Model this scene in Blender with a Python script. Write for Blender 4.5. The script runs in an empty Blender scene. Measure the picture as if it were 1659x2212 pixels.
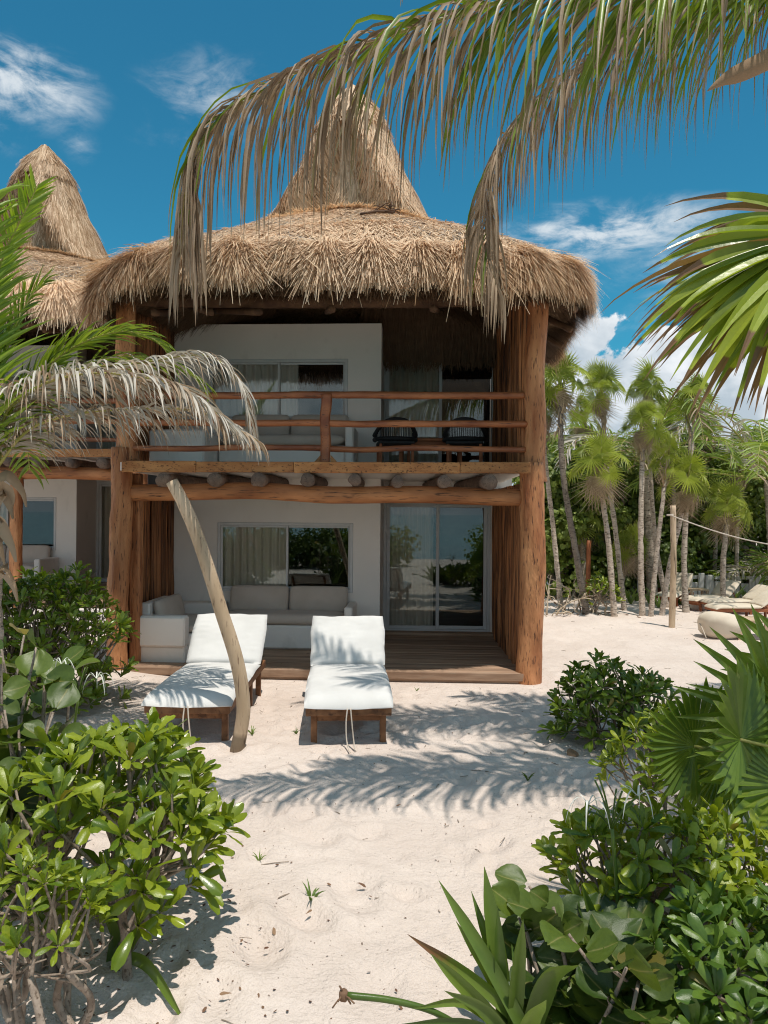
import bpy, math, random
import numpy as np
from mathutils import Vector, Matrix

# ------------------------------------------------------------------ camera, light, exposure
SC = bpy.context.scene
COL = SC.collection
R = math.radians
YAW, ROLL, CAMZ, FPX = R(3.0), R(0.4), 2.1, 1598.0
FW = np.array([-math.sin(YAW), math.cos(YAW), 0.0])
R0 = np.array([math.cos(YAW), math.sin(YAW), 0.0])
U0 = np.array([0, 0, 1.0])
RT = math.cos(ROLL) * R0 + math.sin(ROLL) * U0
UP = -math.sin(ROLL) * R0 + math.cos(ROLL) * U0
cam = bpy.data.cameras.new("camera")
cam.sensor_fit = 'VERTICAL'; cam.sensor_height = 36; cam.lens = 36 * FPX / 2212
cam.clip_start = 0.05; cam.clip_end = 3000
camo = bpy.data.objects.new("camera", cam); COL.objects.link(camo)
camo.matrix_world = Matrix(((RT[0], UP[0], -FW[0], 0), (RT[1], UP[1], -FW[1], 0), (RT[2], UP[2], -FW[2], CAMZ), (0, 0, 0, 1)))
SC.camera = camo
SUN = Vector((0.16, -0.24, 1.0)).normalized()
sl = bpy.data.lights.new("sun", 'SUN'); sl.energy = 3.3; sl.angle = R(0.53); sl.color = (1.0, 0.93, 0.84)
so = bpy.data.objects.new("sun", sl); COL.objects.link(so)
so.rotation_euler = SUN.to_track_quat('Z', 'Y').to_euler()
SC.view_settings.view_transform = 'Standard'
SC.view_settings.look = 'None'
SC.view_settings.exposure = 0.33
SC.view_settings.gamma = 1.0
SC.render.engine = 'CYCLES'
SC.cycles.max_bounces = 9; SC.cycles.diffuse_bounces = 6; SC.cycles.transparent_max_bounces = 12
SC.cycles.filter_width = 1.1
SC.cycles.caustics_reflective = False; SC.cycles.caustics_refractive = False


def ray(u, v):
    return FW + (u - 829.5) / FPX * RT + (1106 - v) / FPX * UP


def P(u, v, Y):
    d = ray(u, v); d = d * (Y / d[1]); return np.array([d[0], d[1], d[2] + CAMZ])


def G(u, v, z=0.0):
    d = ray(u, v); t = (z - CAMZ) / d[2]; return np.array([d[0] * t, d[1] * t, z])


# ------------------------------------------------------------------ node helper
class N:
    def __init__(s, tree): s.t = tree; s.n = tree.nodes; s.l = tree.links
    def new(s, typ, **kw):
        n = s.n.new(typ)
        for k, v in kw.items():
            if k.startswith('i_'): n.inputs[k[2:].replace('_', ' ')].default_value = v
            else: setattr(n, k, v)
        return n
    def link(s, a, b): s.l.new(a, b)
    def math(s, op, a, b=None, clamp=False):
        n = s.n.new('ShaderNodeMath'); n.operation = op; n.use_clamp = clamp
        for i, x in enumerate((a, b)):
            if x is None: continue
            if isinstance(x, (int, float)): n.inputs[i].default_value = x
            else: s.link(x, n.inputs[i])
        return n.outputs[0]
    def mix(s, fac, a, b, mode='MIX'):
        n = s.n.new('ShaderNodeMix'); n.data_type = 'RGBA'; n.blend_type = mode; n.clamp_factor = True
        for i, x in ((0, fac), (6, a), (7, b)):
            if isinstance(x, (int, float)): n.inputs[i].default_value = x
            elif isinstance(x, tuple): n.inputs[i].default_value = (x[0], x[1], x[2], 1)
            else: s.link(x, n.inputs[i])
        return n.outputs[2]
    def noise(s, vec, scale, detail=4, rough=0.55, dist=0.0):
        n = s.n.new('ShaderNodeTexNoise'); n.inputs['Scale'].default_value = scale
        n.inputs['Detail'].default_value = detail; n.inputs['Roughness'].default_value = rough
        n.inputs['Distortion'].default_value = dist
        if vec is not None: s.link(vec, n.inputs['Vector'])
        return n.outputs['Fac']
    def map(s, x, a, b, c=0.0, d=1.0, smooth=False):
        n = s.n.new('ShaderNodeMapRange'); n.clamp = True
        if smooth: n.interpolation_type = 'SMOOTHSTEP'
        s.link(x, n.inputs[0])
        for i, v in enumerate((a, b, c, d)): n.inputs[i + 1].default_value = v
        return n.outputs[0]
    def scale(s, vec, sc, loc=(0, 0, 0), rot=(0, 0, 0)):
        n = s.n.new('ShaderNodeMapping'); n.inputs['Scale'].default_value = sc
        n.inputs['Location'].default_value = loc; n.inputs['Rotation'].default_value = rot
        s.link(vec, n.inputs['Vector']); return n.outputs[0]


# ------------------------------------------------------------------ world: sky and clouds
W = bpy.data.worlds.new("World"); SC.world = W; W.use_nodes = True
w = N(W.node_tree); w.n.clear()
sky = w.new('ShaderNodeTexSky'); sky.sky_type = 'NISHITA'; sky.sun_disc = False
sky.sun_elevation = math.asin(SUN.z); sky.sun_rotation = math.atan2(SUN.x, SUN.y)
sky.air_density = 1.0; sky.dust_density = 0.35; sky.ozone_density = 2.0
tc = w.new('ShaderNodeTexCoord')
D = tc.outputs['Generated']
sep = w.new('ShaderNodeSeparateXYZ'); w.link(D, sep.inputs[0])
az = w.math('ARCTAN2', sep.outputs[0], sep.outputs[1])      # azimuth from +Y
el = w.math('ARCSINE', sep.outputs[2])
skyc = w.mix(1.0, sky.outputs[0], (0.19, 0.80, 0.84), 'MULTIPLY')


def azel(u, v):
    d = ray(u, v); d = d / np.linalg.norm(d); return math.atan2(d[0], d[1]), math.asin(d[2])


def blob(u, v, ru, rv):                       # soft ellipse on the sky dome
    a, e = azel(u, v)
    da = w.math('DIVIDE', w.math('SUBTRACT', az, a), ru / FPX)
    de = w.math('DIVIDE', w.math('SUBTRACT', el, e), rv / FPX)
    r2 = w.math('ADD', w.math('MULTIPLY', da, da), w.math('MULTIPLY', de, de))
    return w.math('SUBTRACT', 1.0, w.math('SQRT', r2))


def vmax(*a):
    r = a[0]
    for x in a[1:]: r = w.math('MAXIMUM', r, x)
    return r


comb = w.new('ShaderNodeCombineXYZ'); w.link(az, comb.inputs[0]); w.link(el, comb.inputs[1])
AE = comb.outputs[0]
# heaped cumulus bank low over the trees, with an unseen stretch added for ambient light
bank_top = w.map(az, 0.14, 0.45, 0.262, 0.215)
n_big = w.noise(w.scale(AE, (1, 1.3, 1)), 9.0, 7, 0.52, 0.3)
n_fin = w.noise(w.scale(AE, (1, 1.2, 1)), 26.0, 6, 0.6, 0.2)
edge = w.math('ADD', w.math('MULTIPLY', w.math('SUBTRACT', n_big, 0.5), 0.34), w.math('MULTIPLY', w.math('SUBTRACT', n_fin, 0.5), 0.10))
hgt = w.math('ADD', w.math('SUBTRACT', bank_top, el), edge)
bank = w.map(hgt, -0.002, 0.014, 0, 1, True)
side = w.math('MAXIMUM', w.map(w.math('ADD', az, w.math('MULTIPLY', edge, 1.2)), -0.03, 0.10, 0, 1, True), w.map(az, -0.95, -0.75, 1, 0, True))  # left stretch lies out of view, added to lighten the shaded porch
bank = w.math('MULTIPLY', bank, side)
# wisps
wn = w.noise(w.scale(AE, (1, 2.6, 1), rot=(0, 0, R(18))), 8.0, 8, 0.62, 0.9)
wn2 = w.noise(w.scale(AE, (1, 2.2, 1), rot=(0, 0, R(-12))), 22.0, 6, 0.65, 0.6)
wmask = vmax(w.math('MULTIPLY', blob(30, 175, 210, 95), 1.2), w.math('MULTIPLY', blob(470, 205, 230, 110), 0.62), w.math('MULTIPLY', blob(400, 300, 180, 60), 0.35),
             w.math('MULTIPLY', blob(1300, 500, 360, 75), 1.3), w.math('MULTIPLY', blob(1560, 560, 330, 110), 0.75),
             w.math('MULTIPLY', blob(170, 315, 60, 45), 0.5), w.math('MULTIPLY', blob(-20, 280, 90, 60), 0.7), w.math('MULTIPLY', blob(1330, 690, 260, 60), 0.4))
far = w.map(w.math('ABSOLUTE', az), 0.70, 1.1, 0, 0.8)       # denser wisps added outside the frame for white ambient light
wmask = vmax(wmask, far)
wm = w.math('MULTIPLY', w.math('MAXIMUM', wmask, 0.0), w.map(w.math('ADD', w.math('MULTIPLY', wn, 0.65), w.math('MULTIPLY', wn2, 0.35)), 0.30, 0.72, 0, 1, True))
wm = w.map(wm, 0.06, 0.80, 0, 0.85, True)
# shading inside the bank: bright heads, grey bellies
sh = w.noise(w.scale(AE, (1, 1.5, 1), (0.0, 0.02, 0)), 11.0, 6, 0.5, 0.5)
shade = w.math('ADD', w.map(hgt, 0.0, 0.19, 0.42, -0.22), w.map(sh, 0.33, 0.62, -0.30, 0.48))
shade = w.math('ADD', shade, w.math('MULTIPLY', w.math('SUBTRACT', n_fin, 0.5), 1.1), clamp=False)
cc = w.mix(w.map(shade, -0.1, 0.75), (3.9, 4.6, 5.2), (7.6, 7.8, 8.0))
c1 = w.mix(wm, skyc, (6.3, 6.7, 7.0))
c2 = w.mix(bank, c1, cc)
bg = w.new('ShaderNodeBackground'); bg.inputs['Strength'].default_value = 0.101
w.link(c2, bg.inputs['Color'])
wo = w.new('ShaderNodeOutputWorld'); w.link(bg.outputs[0], wo.inputs[0])

# ------------------------------------------------------------------ numeric noise
rng = np.random.default_rng(7)
random.seed(7)


def _h(ix, iy, iz, seed):
    n = (ix.astype(np.int64) * 374761393 + iy.astype(np.int64) * 668265263 + iz.astype(np.int64) * 2147483647 + seed * 1274126177) & 0x7fffffff
    n = ((n ^ (n >> 13)) * 1274126177) & 0x7fffffff
    return ((n ^ (n >> 16)) & 0xffff) / 65535.0


def vnoise(x, y, z=0.0, seed=0):
    x = np.asarray(x, float); y = np.asarray(y, float) + 0 * x; z = np.asarray(z, float) + 0 * x
    ix, iy, iz = np.floor(x), np.floor(y), np.floor(z)
    fx, fy, fz = x - ix, y - iy, z - iz
    fx, fy, fz = [f * f * (3 - 2 * f) for f in (fx, fy, fz)]
    r = 0
    for a in (0, 1):
        for b in (0, 1):
            for c in (0, 1):
                r = r + _h(ix + a, iy + b, iz + c, seed) * (fx if a else 1 - fx) * (fy if b else 1 - fy) * (fz if c else 1 - fz)
    return r * 2 - 1


def fbm(x, y, z=0.0, seed=0, o=4):
    r, a, s = 0, 1.0, 0
    for i in range(o):
        k = 2 ** i
        r = r + a * vnoise(np.asarray(x) * k, np.asarray(y) * k, np.asarray(z) * k, seed + i); s += a; a *= .5
    return r / s


# ------------------------------------------------------------------ mesh building
class MB:
    def __init__(s): s.v = []; s.f = []; s.t = []; s.r = []; s.n = 0

    def add(s, v, f, tint=0.0, rib=0.0):
        v = np.asarray(v, float).reshape(-1, 3)
        if not isinstance(f, (list, tuple)): f = [f]
        elif len(f) and not isinstance(f[0], np.ndarray):
            d = {}
            for q in f: d.setdefault(len(q), []).append(q)
            f = [np.array(q) for q in d.values()]
        for q in f: s.f.append(q + s.n)
        s.v.append(v); s.t.append(np.broadcast_to(np.asarray(tint, float), (len(v),))); s.r.append(np.broadcast_to(np.asarray(rib, float), (len(v),)))
        s.n += len(v); return s

    def mesh(s, name, mat, org=(0, 0, 0), smooth=False):
        me = bpy.data.meshes.new(name)
        if s.n:
            v = np.concatenate(s.v) - np.asarray(org, float)
            me.vertices.add(len(v)); me.vertices.foreach_set('co', v.astype(np.float32).ravel())
            loops = np.concatenate([q.ravel() for q in s.f]).astype(np.int32)
            tot = np.concatenate([np.full(len(q), q.shape[1]) for q in s.f]).astype(np.int32)
            st = np.concatenate([[0], np.cumsum(tot)[:-1]]).astype(np.int32)
            me.loops.add(len(loops)); me.loops.foreach_set('vertex_index', loops)
            me.polygons.add(len(tot)); me.polygons.foreach_set('loop_start', st); me.polygons.foreach_set('loop_total', tot)
            t = np.concatenate(s.t)
            if np.any(t):
                a = me.attributes.new('tint', 'FLOAT', 'POINT'); a.data.foreach_set('value', t.astype(np.float32))
            r = np.concatenate(s.r)
            if np.any(r):
                a = me.attributes.new('rib', 'FLOAT', 'POINT'); a.data.foreach_set('value', r.astype(np.float32))
            me.update(calc_edges=True)
            me.polygons.foreach_set('use_smooth', np.full(len(tot), bool(smooth)))
        if mat: me.materials.append(mat)
        return me

    def build(s, name, mat, parent=None, smooth=False, org=None, **kw):
        if org is None: org = parent['_o'] if parent is not None and '_o' in parent else (0, 0, 0)
        o = bpy.data.objects.new(name, s.mesh(name, mat, org, smooth)); COL.objects.link(o)
        if parent is not None:
            o.parent = parent; o['_o'] = list(org)
        for k, v in kw.items(): o[k] = v
        return o


def thing(name, label, cat, loc=(0, 0, 0), group=None):
    o = bpy.data.objects.new(name, None); COL.objects.link(o); o.location = loc; o['_o'] = [float(c) for c in loc]
    o['label'] = label; o['category'] = cat
    if group: o['group'] = group
    return o


def solo(o, label, cat, group=None):
    o['label'] = label; o['category'] = cat
    if group: o['group'] = group
    return o


def inst(name, me, parent, M, **kw):
    o = bpy.data.objects.new(name, me); COL.objects.link(o)
    if parent is not None:
        o.parent = parent; M = Matrix.Translation(-Vector(parent['_o'])) @ M
    o.matrix_local = M
    for k, v in kw.items(): o[k] = v
    return o


def copy_tree(o, parent=None):
    c = o.copy(); COL.objects.link(c)
    if parent is not None: c.parent = parent
    for ch in list(o.children): copy_tree(ch, c)
    return c


BQ = np.array([[0, 1, 3, 2], [4, 6, 7, 5], [0, 4, 5, 1], [2, 3, 7, 6], [0, 2, 6, 4], [1, 5, 7, 3]])


def rotz(a):
    c, s_ = math.cos(a), math.sin(a); return np.array([[c, -s_, 0], [s_, c, 0], [0, 0, 1]])


def rotx(a):
    c, s_ = math.cos(a), math.sin(a); return np.array([[1, 0, 0], [0, c, -s_], [0, s_, c]])


def box(mb, x0, x1, y0, y1, z0, z1, ch=0.0, M=None, T=None, tint=0.0):
    """box with chamfered edges"""
    if ch <= 0:
        v = np.array([[x, y, z] for x in (x0, x1) for y in (y0, y1) for z in (z0, z1)])
        f = [BQ]
    else:
        ch = min(ch, (x1 - x0) * .45, (y1 - y0) * .45, (z1 - z0) * .45)
        lo = np.array([x0, y0, z0]); hi = np.array([x1, y1, z1])
        vs, idx = [], {}
        for i in range(8):
            s_ = [(i >> k) & 1 for k in (2, 1, 0)]
            for ax in range(3):
                p = [0, 0, 0]
                for k in range(3):
                    e = hi[k] if s_[k] else lo[k]
                    if k != ax: e = e - ch if s_[k] else e + ch
                    p[k] = e
                idx[(i, ax)] = len(vs); vs.append(p)
        f4, f3 = [], []
        for ax, q in ((0, [0, 1, 3, 2]), (0, [4, 6, 7, 5]), (1, [0, 4, 5, 1]), (1, [2, 3, 7, 6]), (2, [0, 2, 6, 4]), (2, [1, 5, 7, 3])):
            f4.append([idx[(i, ax)] for i in q])
        cen = (lo + hi) / 2; va = np.array(vs)
        for i in range(8):
            for k in range(3):
                j = i | (1 << (2 - k))
                if j == i: continue
                o1, o2 = [a for a in range(3) if a != k]
                f4.append([idx[(i, o1)], idx[(j, o1)], idx[(j, o2)], idx[(i, o2)]])
            f3.append([idx[(i, 0)], idx[(i, 1)], idx[(i, 2)]])
        def fix(q):
            a, b, c = va[q[0]], va[q[1]], va[q[2]]
            return q if np.dot(np.cross(b - a, c - a), va[q].mean(0) - cen) > 0 else q[::-1]
        f = [np.array([fix(q) for q in f4]), np.array([fix(q) for q in f3])]
        v = va
    if M is not None: v = v @ M.T
    if T is not None: v = v + np.asarray(T)
    mb.add(v, f, tint); return mb


def frames(pts):
    pts = np.asarray(pts, float); t = np.gradient(pts, axis=0); t /= np.linalg.norm(t, axis=1)[:, None] + 1e-9
    a = np.array([0, 0, 1.0]) if abs(t[0][2]) < .9 else np.array([1.0, 0, 0])
    n = np.cross(t[0], a); n /= np.linalg.norm(n); ns = [n]
    for i in range(1, len(pts)):
        n = ns[-1] - t[i] * np.dot(ns[-1], t[i]); n /= np.linalg.norm(n) + 1e-9; ns.append(n)
    ns = np.array(ns); return t, ns, np.cross(t, ns)


def tube(mb, pts, rad, sides=8, cap=True, rough=0.0, seed=0, tint=0.0, fn=None, fr=5.0):
    pts = np.asarray(pts, float); m = len(pts)
    rad = np.broadcast_to(np.asarray(rad, float), (m,)).copy()
    t, n, b = frames(pts)
    th = np.arange(sides) / sides * 2 * np.pi
    c, s_ = np.cos(th), np.sin(th)
    rr = np.repeat(rad[:, None], sides, 1)
    if rough:
        L = np.concatenate([[0], np.cumsum(np.linalg.norm(np.diff(pts, axis=0), axis=1))])
        rr = rr * (1 + rough * fbm(c[None] * 1.6 + seed * 7.1, s_[None] * 1.6 + 0 * rr, L[:, None] * fr + 0 * rr, seed, 3) * 2)
    if fn is not None: rr = fn(rr, th, m)
    v = pts[:, None] + rr[..., None] * (c[None, :, None] * n[:, None] + s_[None, :, None] * b[:, None])
    v = v.reshape(-1, 3)
    i = np.arange(m - 1)[:, None] * sides; j = np.arange(sides)[None]
    q = np.stack([i + j, i + (j + 1) % sides, i + sides + (j + 1) % sides, i + sides + j], -1).reshape(-1, 4)
    fs = [q]
    if cap:
        v = np.concatenate([v, [pts[0], pts[-1]]]); k = m * sides
        jj = np.arange(sides)
        fs.append(np.stack([np.full(sides, k), (jj + 1) % sides, jj], -1))
        fs.append(np.stack([np.full(sides, k + 1), (m - 1) * sides + jj, (m - 1) * sides + (jj + 1) % sides], -1))
    mb.add(v, fs, tint); return mb


def spline(ctrl, n):
    c = np.asarray(ctrl, float); m = len(c)
    if m == 2: return c[0] + (c[1] - c[0]) * np.linspace(0, 1, n)[:, None]
    e = np.concatenate([[2 * c[0] - c[1]], c, [2 * c[-1] - c[-2]]]); out = []
    seg = np.concatenate([[0], np.cumsum(np.linalg.norm(np.diff(c, axis=0), axis=1))]); seg /= seg[-1]
    for t in np.linspace(0, 1, n):
        i = min(max(np.searchsorted(seg, t, side='right') - 1, 0), m - 2)
        u = (t - seg[i]) / (seg[i + 1] - seg[i] + 1e-9)
        p0, p1, p2, p3 = e[i], e[i + 1], e[i + 2], e[i + 3]
        out.append(.5 * (2 * p1 + (p2 - p0) * u + (2 * p0 - 5 * p1 + 4 * p2 - p3) * u * u + (3 * p1 - p0 - 3 * p2 + p3) * u ** 3))
    return np.array(out)


def pillow(mb, cx, cy, cz, sx, sy, sz, M=None, n=10, e=4.0, wr=0.0, seed=0, puff=0.0):
    """rounded cushion: a superellipsoid with soft wrinkles"""
    pts = []; m = n * 2
    u = np.linspace(-np.pi / 2, np.pi / 2, n + 1); vv = np.linspace(-np.pi, np.pi, m, endpoint=False)
    U, V = np.meshgrid(u, vv, indexing='ij')
    sg = lambda x, p: np.sign(x) * np.abs(x) ** p
    # latitude along z is flattened so that the rim stays tight
    x = sg(np.cos(U), .35) * sg(np.cos(V), 2 / e); y = sg(np.cos(U), .35) * sg(np.sin(V), 2 / e); z = sg(np.sin(U), .8)
    z = z * (1 + puff * (1 - np.minimum(1, x * x)) * (1 - np.minimum(1, y * y)))
    if wr: z = z + wr * fbm(x * 3 + seed, y * 3, z, seed, 3)
    v = np.stack([x * sx / 2, y * sy / 2, z * sz / 2], -1).reshape(-1, 3)
    if M is not None: v = v @ M.T
    v = v + np.array([cx, cy, cz])
    i = np.arange(n)[:, None] * m; j = np.arange(m)[None]
    q = np.stack([i + j, i + (j + 1) % m, i + m + (j + 1) % m, i + m + j], -1).reshape(-1, 4)
    mb.add(v, q); return mb
# ------------------------------------------------------------------ materials
def mat(name, c1, c2=None, sc=(1, 1, 1), ns=6.0, lo=.35, hi=.65, rough=.8, bump=.2, bs=30.0, bsc=None, bd=.01,
        rnd=.0, tintk=0.0, spec=.3, c3=None, s3=None, n3=(.55, .7), coat=0, metal=0, det=5, sheen=0):
    m = bpy.data.materials.new(name); m.use_nodes = True; k = N(m.node_tree); k.n.clear()
    out = k.new('ShaderNodeOutputMaterial'); p = k.new('ShaderNodeBsdfPrincipled'); k.link(p.outputs[0], out.inputs[0])
    tc = k.new('ShaderNodeTexCoord').outputs['Object']
    oi = k.new('ShaderNodeObjectInfo')
    off = k.new('ShaderNodeVectorMath', operation='ADD'); k.link(tc, off.inputs[0])
    cx = k.new('ShaderNodeCombineXYZ'); 
    for i in range(3): k.link(k.math('MULTIPLY', oi.outputs['Random'], 37.0), cx.inputs[i])
    k.link(cx.outputs[0], off.inputs[1]); vec = off.outputs[0]
    f = k.map(k.noise(k.scale(vec, sc), ns, det), lo, hi)
    c = k.mix(f, c1, c2 or c1)
    if c3: c = k.mix(k.map(k.noise(k.scale(vec, s3 or sc), ns * 2.3, 3), n3[0], n3[1]), c, c3)
    if rnd:
        v = k.map(oi.outputs['Random'], 0, 1, 1 - rnd, 1 + rnd); g = k.new('ShaderNodeCombineColor')
        for i in range(3): k.link(v, g.inputs[i])
        c = k.mix(1.0, c, g.outputs[0], 'MULTIPLY')
    if tintk:
        at = k.new('ShaderNodeAttribute', attribute_name='tint')
        v = k.math('ADD', k.math('MULTIPLY', at.outputs['Fac'], tintk), 1.0); g = k.new('ShaderNodeCombineColor')
        for i in range(3): k.link(v, g.inputs[i])
        c = k.mix(1.0, c, g.outputs[0], 'MULTIPLY')
    k.link(c, p.inputs['Base Color'])
    p.inputs['Roughness'].default_value = rough; p.inputs['Specular IOR Level'].default_value = spec; p.inputs['Metallic'].default_value = metal
    p.inputs['Coat Weight'].default_value = coat; p.inputs['Coat Roughness'].default_value = .35
    if sheen: p.inputs['Sheen Weight'].default_value = sheen
    if bump:
        b = k.new('ShaderNodeBump'); b.inputs['Strength'].default_value = bump; b.inputs['Distance'].default_value = bd
        k.link(k.noise(k.scale(vec, bsc or sc), bs, 5), b.inputs['Height']); k.link(b.outputs[0], p.inputs['Normal'])
    return m


def leafmat(name, ca, cb, rough=.35, trans=.3, tcol=None, rib=None, ribk=.5, tip=None, vein=False):
    """leaf: varies per object and per vertex tint; rib attribute lightens the midrib; 'tint' above 1 turns to the tip colour"""
    m = bpy.data.materials.new(name); m.use_nodes = True; k = N(m.node_tree); k.n.clear()
    out = k.new('ShaderNodeOutputMaterial'); p = k.new('ShaderNodeBsdfPrincipled')
    tc = k.new('ShaderNodeTexCoord').outputs['Object']
    oi = k.new('ShaderNodeObjectInfo')
    at = k.new('ShaderNodeAttribute', attribute_name='tint').outputs['Fac']
    base = k.math('ADD', oi.outputs['Random'], k.math('MULTIPLY', k.math('MINIMUM', at, 1.0), 1.0))
    f = k.math('ADD', base, k.math('MULTIPLY', k.math('SUBTRACT', k.noise(tc, 9, 3), .5), .8))
    c = k.mix(k.map(f, 0, 1), ca, cb)
    if tip:
        c = k.mix(k.map(k.math('ADD', at, k.math('MULTIPLY', k.math('SUBTRACT', k.noise(tc, 30, 4), .5), .5)), 1.35, 1.6, 0, 1), c, tip)
    if rib:
        ra = k.new('ShaderNodeAttribute', attribute_name='rib').outputs['Fac']
        c = k.mix(k.math('MULTIPLY', k.math('POWER', ra, 7.0), ribk), c, rib)
    k.link(c, p.inputs['Base Color']); p.inputs['Roughness'].default_value = rough; p.inputs['Specular IOR Level'].default_value = .5
    b = k.new('ShaderNodeBump'); b.inputs['Strength'].default_value = .25; b.inputs['Distance'].default_value = .004
    k.link(k.noise(tc, 45, 3), b.inputs['Height']); k.link(b.outputs[0], p.inputs['Normal'])
    t = k.new('ShaderNodeBsdfTranslucent'); tcm = k.mix(1.0, c, tcol or (1.5, 1.5, .5), 'MULTIPLY'); k.link(tcm, t.inputs['Color'])
    mx = k.new('ShaderNodeMixShader'); mx.inputs[0].default_value = trans
    k.link(p.outputs[0], mx.inputs[1]); k.link(t.outputs[0], mx.inputs[2]); k.link(mx.outputs[0], out.inputs[0])
    return m


M = {}
M['plaster'] = mat('white_plaster', (.81, .76, .70), (.86, .81, .75), ns=1.2, rough=.9, bump=.35, bs=22, bd=.006, c3=(.66, .62, .56), s3=(1, 1, .6), n3=(.6, .85), spec=.15)
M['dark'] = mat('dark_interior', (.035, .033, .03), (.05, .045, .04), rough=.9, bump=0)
M['column'] = mat('peeled_log', (.27, .088, .03), (.60, .285, .125), sc=(1.6, 1.6, .28), ns=3.6, lo=.34, hi=.66, rough=.55, bump=1.0, bs=12, bsc=(1.6, 1.6, .4), bd=.03, c3=(.09, .035, .018), s3=(7, 7, .8), n3=(.585, .66), tintk=1.0, rnd=.10, spec=.35, det=8)
M['log_rail'] = mat('varnished_rail_log', (.21, .062, .024), (.42, .155, .058), sc=(.35, 1, 1), ns=5, rough=.42, bump=.5, bs=18, bsc=(.3, 1, 1), bd=.01, c3=(.05, .02, .012), s3=(.5, 5, 5), n3=(.6, .7), rnd=.12, spec=.45)
M['log_beam'] = mat('beam_log', (.24, .085, .03), (.50, .215, .085), sc=(.25, 1, 1), ns=5, rough=.55, bump=.6, bs=16, bsc=(.25, 1, 1), bd=.015, c3=(.05, .025, .015), s3=(.35, 4, 4), n3=(.57, .68), spec=.35)
M['joist'] = mat('grey_joist_wood', (.13, .09, .07), (.22, .15, .11), ns=12, rough=.85, bump=.8, bs=30, bd=.01, rnd=.15, c3=(.06, .04, .03), s3=(3, 3, 3))
M['board'] = mat('fascia_board', (.33, .13, .045), (.50, .24, .09), sc=(.5, 1, 1.5), ns=6, rough=.65, bump=.5, bs=20, bsc=(.3, 1, 1), bd=.006, rnd=.22, c3=(.12, .05, .02), s3=(2, 2, 4), n3=(.56, .66))
M['pole'] = mat('screen_pole', (.17, .06, .022), (.42, .18, .07), sc=(3, 3, .35), ns=5, rough=.6, bump=.6, bs=20, bsc=(2, 2, .3), bd=.01, rnd=.45, c3=(.05, .02, .01), s3=(5, 5, .4), n3=(.52, .64), spec=.3)
M['deck'] = mat('deck_wood', (.27, .165, .105), (.42, .28, .19), sc=(.25, 2, 2), ns=7, rough=.75, bump=.5, bs=24, bsc=(.2, 3, 3), bd=.006, rnd=.25, c3=(.38, .30, .22), s3=(.3, 4, 4), n3=(.6, .8))
M['teak'] = mat('lounger_wood', (.14, .06, .025), (.27, .13, .06), sc=(1, .4, 1), ns=9, rough=.6, bump=.4, bs=26, bd=.005, rnd=.15, c3=(.09, .04, .02))
M['redwood'] = mat('red_brown_wood', (.24, .075, .03), (.33, .12, .05), ns=6, rough=.6, bump=.3, rnd=.1)
M['driftwood'] = mat('bleached_driftwood', (.44, .32, .205), (.60, .46, .32), sc=(1, 1, .3), ns=5, rough=.8, bump=.5, bs=22, bsc=(1.5, 1.5, .3), bd=.012, c3=(.17, .11, .07), s3=(5, 5, .35), n3=(.57, .70), tintk=1)
M['canvas'] = mat('white_canvas', (.60, .595, .575), (.68, .675, .655), ns=3, rough=.95, bump=.3, bs=90, bd=.002, c3=(.64, .63, .61), n3=(.55, .8), spec=.1, sheen=.1)
M['beige'] = mat('beige_upholstery', (.52, .44, .37), (.58, .50, .43), ns=3, rough=.95, bump=.35, bs=120, bd=.002, spec=.1, sheen=.15)
M['sandcloth'] = mat('sand_coloured_cloth', (.58, .50, .39), (.66, .58, .47), ns=3, rough=.95, bump=.4, bs=60, bd=.003, spec=.1)
M['alu'] = mat('white_aluminium', (.60, .60, .59), (.64, .64, .63), rough=.4, bump=0, spec=.5)
M['curtain'] = mat('grey_curtain', (.66, .64, .56), (.76, .74, .66), sc=(6, 1, .2), ns=5, rough=.95, bump=0)
M['sheer'] = mat('pale_curtain', (.70, .70, .66), (.78, .78, .74), sc=(6, 1, .2), ns=5, rough=.95, bump=0)
M['black'] = mat('black_wicker', (.012, .012, .013), (.02, .02, .02), rough=.6, bump=.3, bs=80)
M['rope'] = mat('pale_rope', (.55, .48, .40), (.65, .58, .5), rough=.9, bump=.5, bs=200, bd=.002)
M['straw'] = mat('thatch_straw', (.56, .385, .235), (.72, .535, .37), ns=1.6, rough=.75, bump=0, tintk=1.0, spec=.2, c3=(.42, .25, .125), n3=(.5, .75))
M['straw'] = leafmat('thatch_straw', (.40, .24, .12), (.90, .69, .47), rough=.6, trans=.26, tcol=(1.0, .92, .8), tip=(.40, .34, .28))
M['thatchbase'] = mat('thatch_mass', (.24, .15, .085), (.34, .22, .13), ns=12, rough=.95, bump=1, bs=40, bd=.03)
M['shade_straw'] = leafmat('shade_darkened_thatch', (.13, .075, .04), (.30, .19, .11), rough=.7, trans=.15, tcol=(1.0, .9, .8))  # darker copy of the straw; shade under the roof put into its colour
M['rafter'] = mat('rafter_wood', (.07, .035, .02), (.13, .07, .035), ns=8, rough=.8, bump=.5)
M['bark'] = mat('palm_bark', (.38, .31, .25), (.56, .475, .39), sc=(1, 1, 2.2), ns=6, rough=.95, bump=1, bs=18, bsc=(1, 1, 2.5), bd=.02, rnd=.18, tintk=1, c3=(.11, .085, .065), s3=(1, 1, 3), n3=(.52, .68))
M['twig'] = mat('grey_branch_bark', (.22, .17, .13), (.38, .31, .25), ns=14, rough=.9, bump=.8, bs=40, bd=.008, c3=(.12, .085, .06), s3=(2, 2, 2))
M['paletwig'] = mat('pale_dry_branch', (.45, .36, .26), (.58, .48, .36), ns=14, rough=.9, bump=.6, bs=40, bd=.005)
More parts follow.
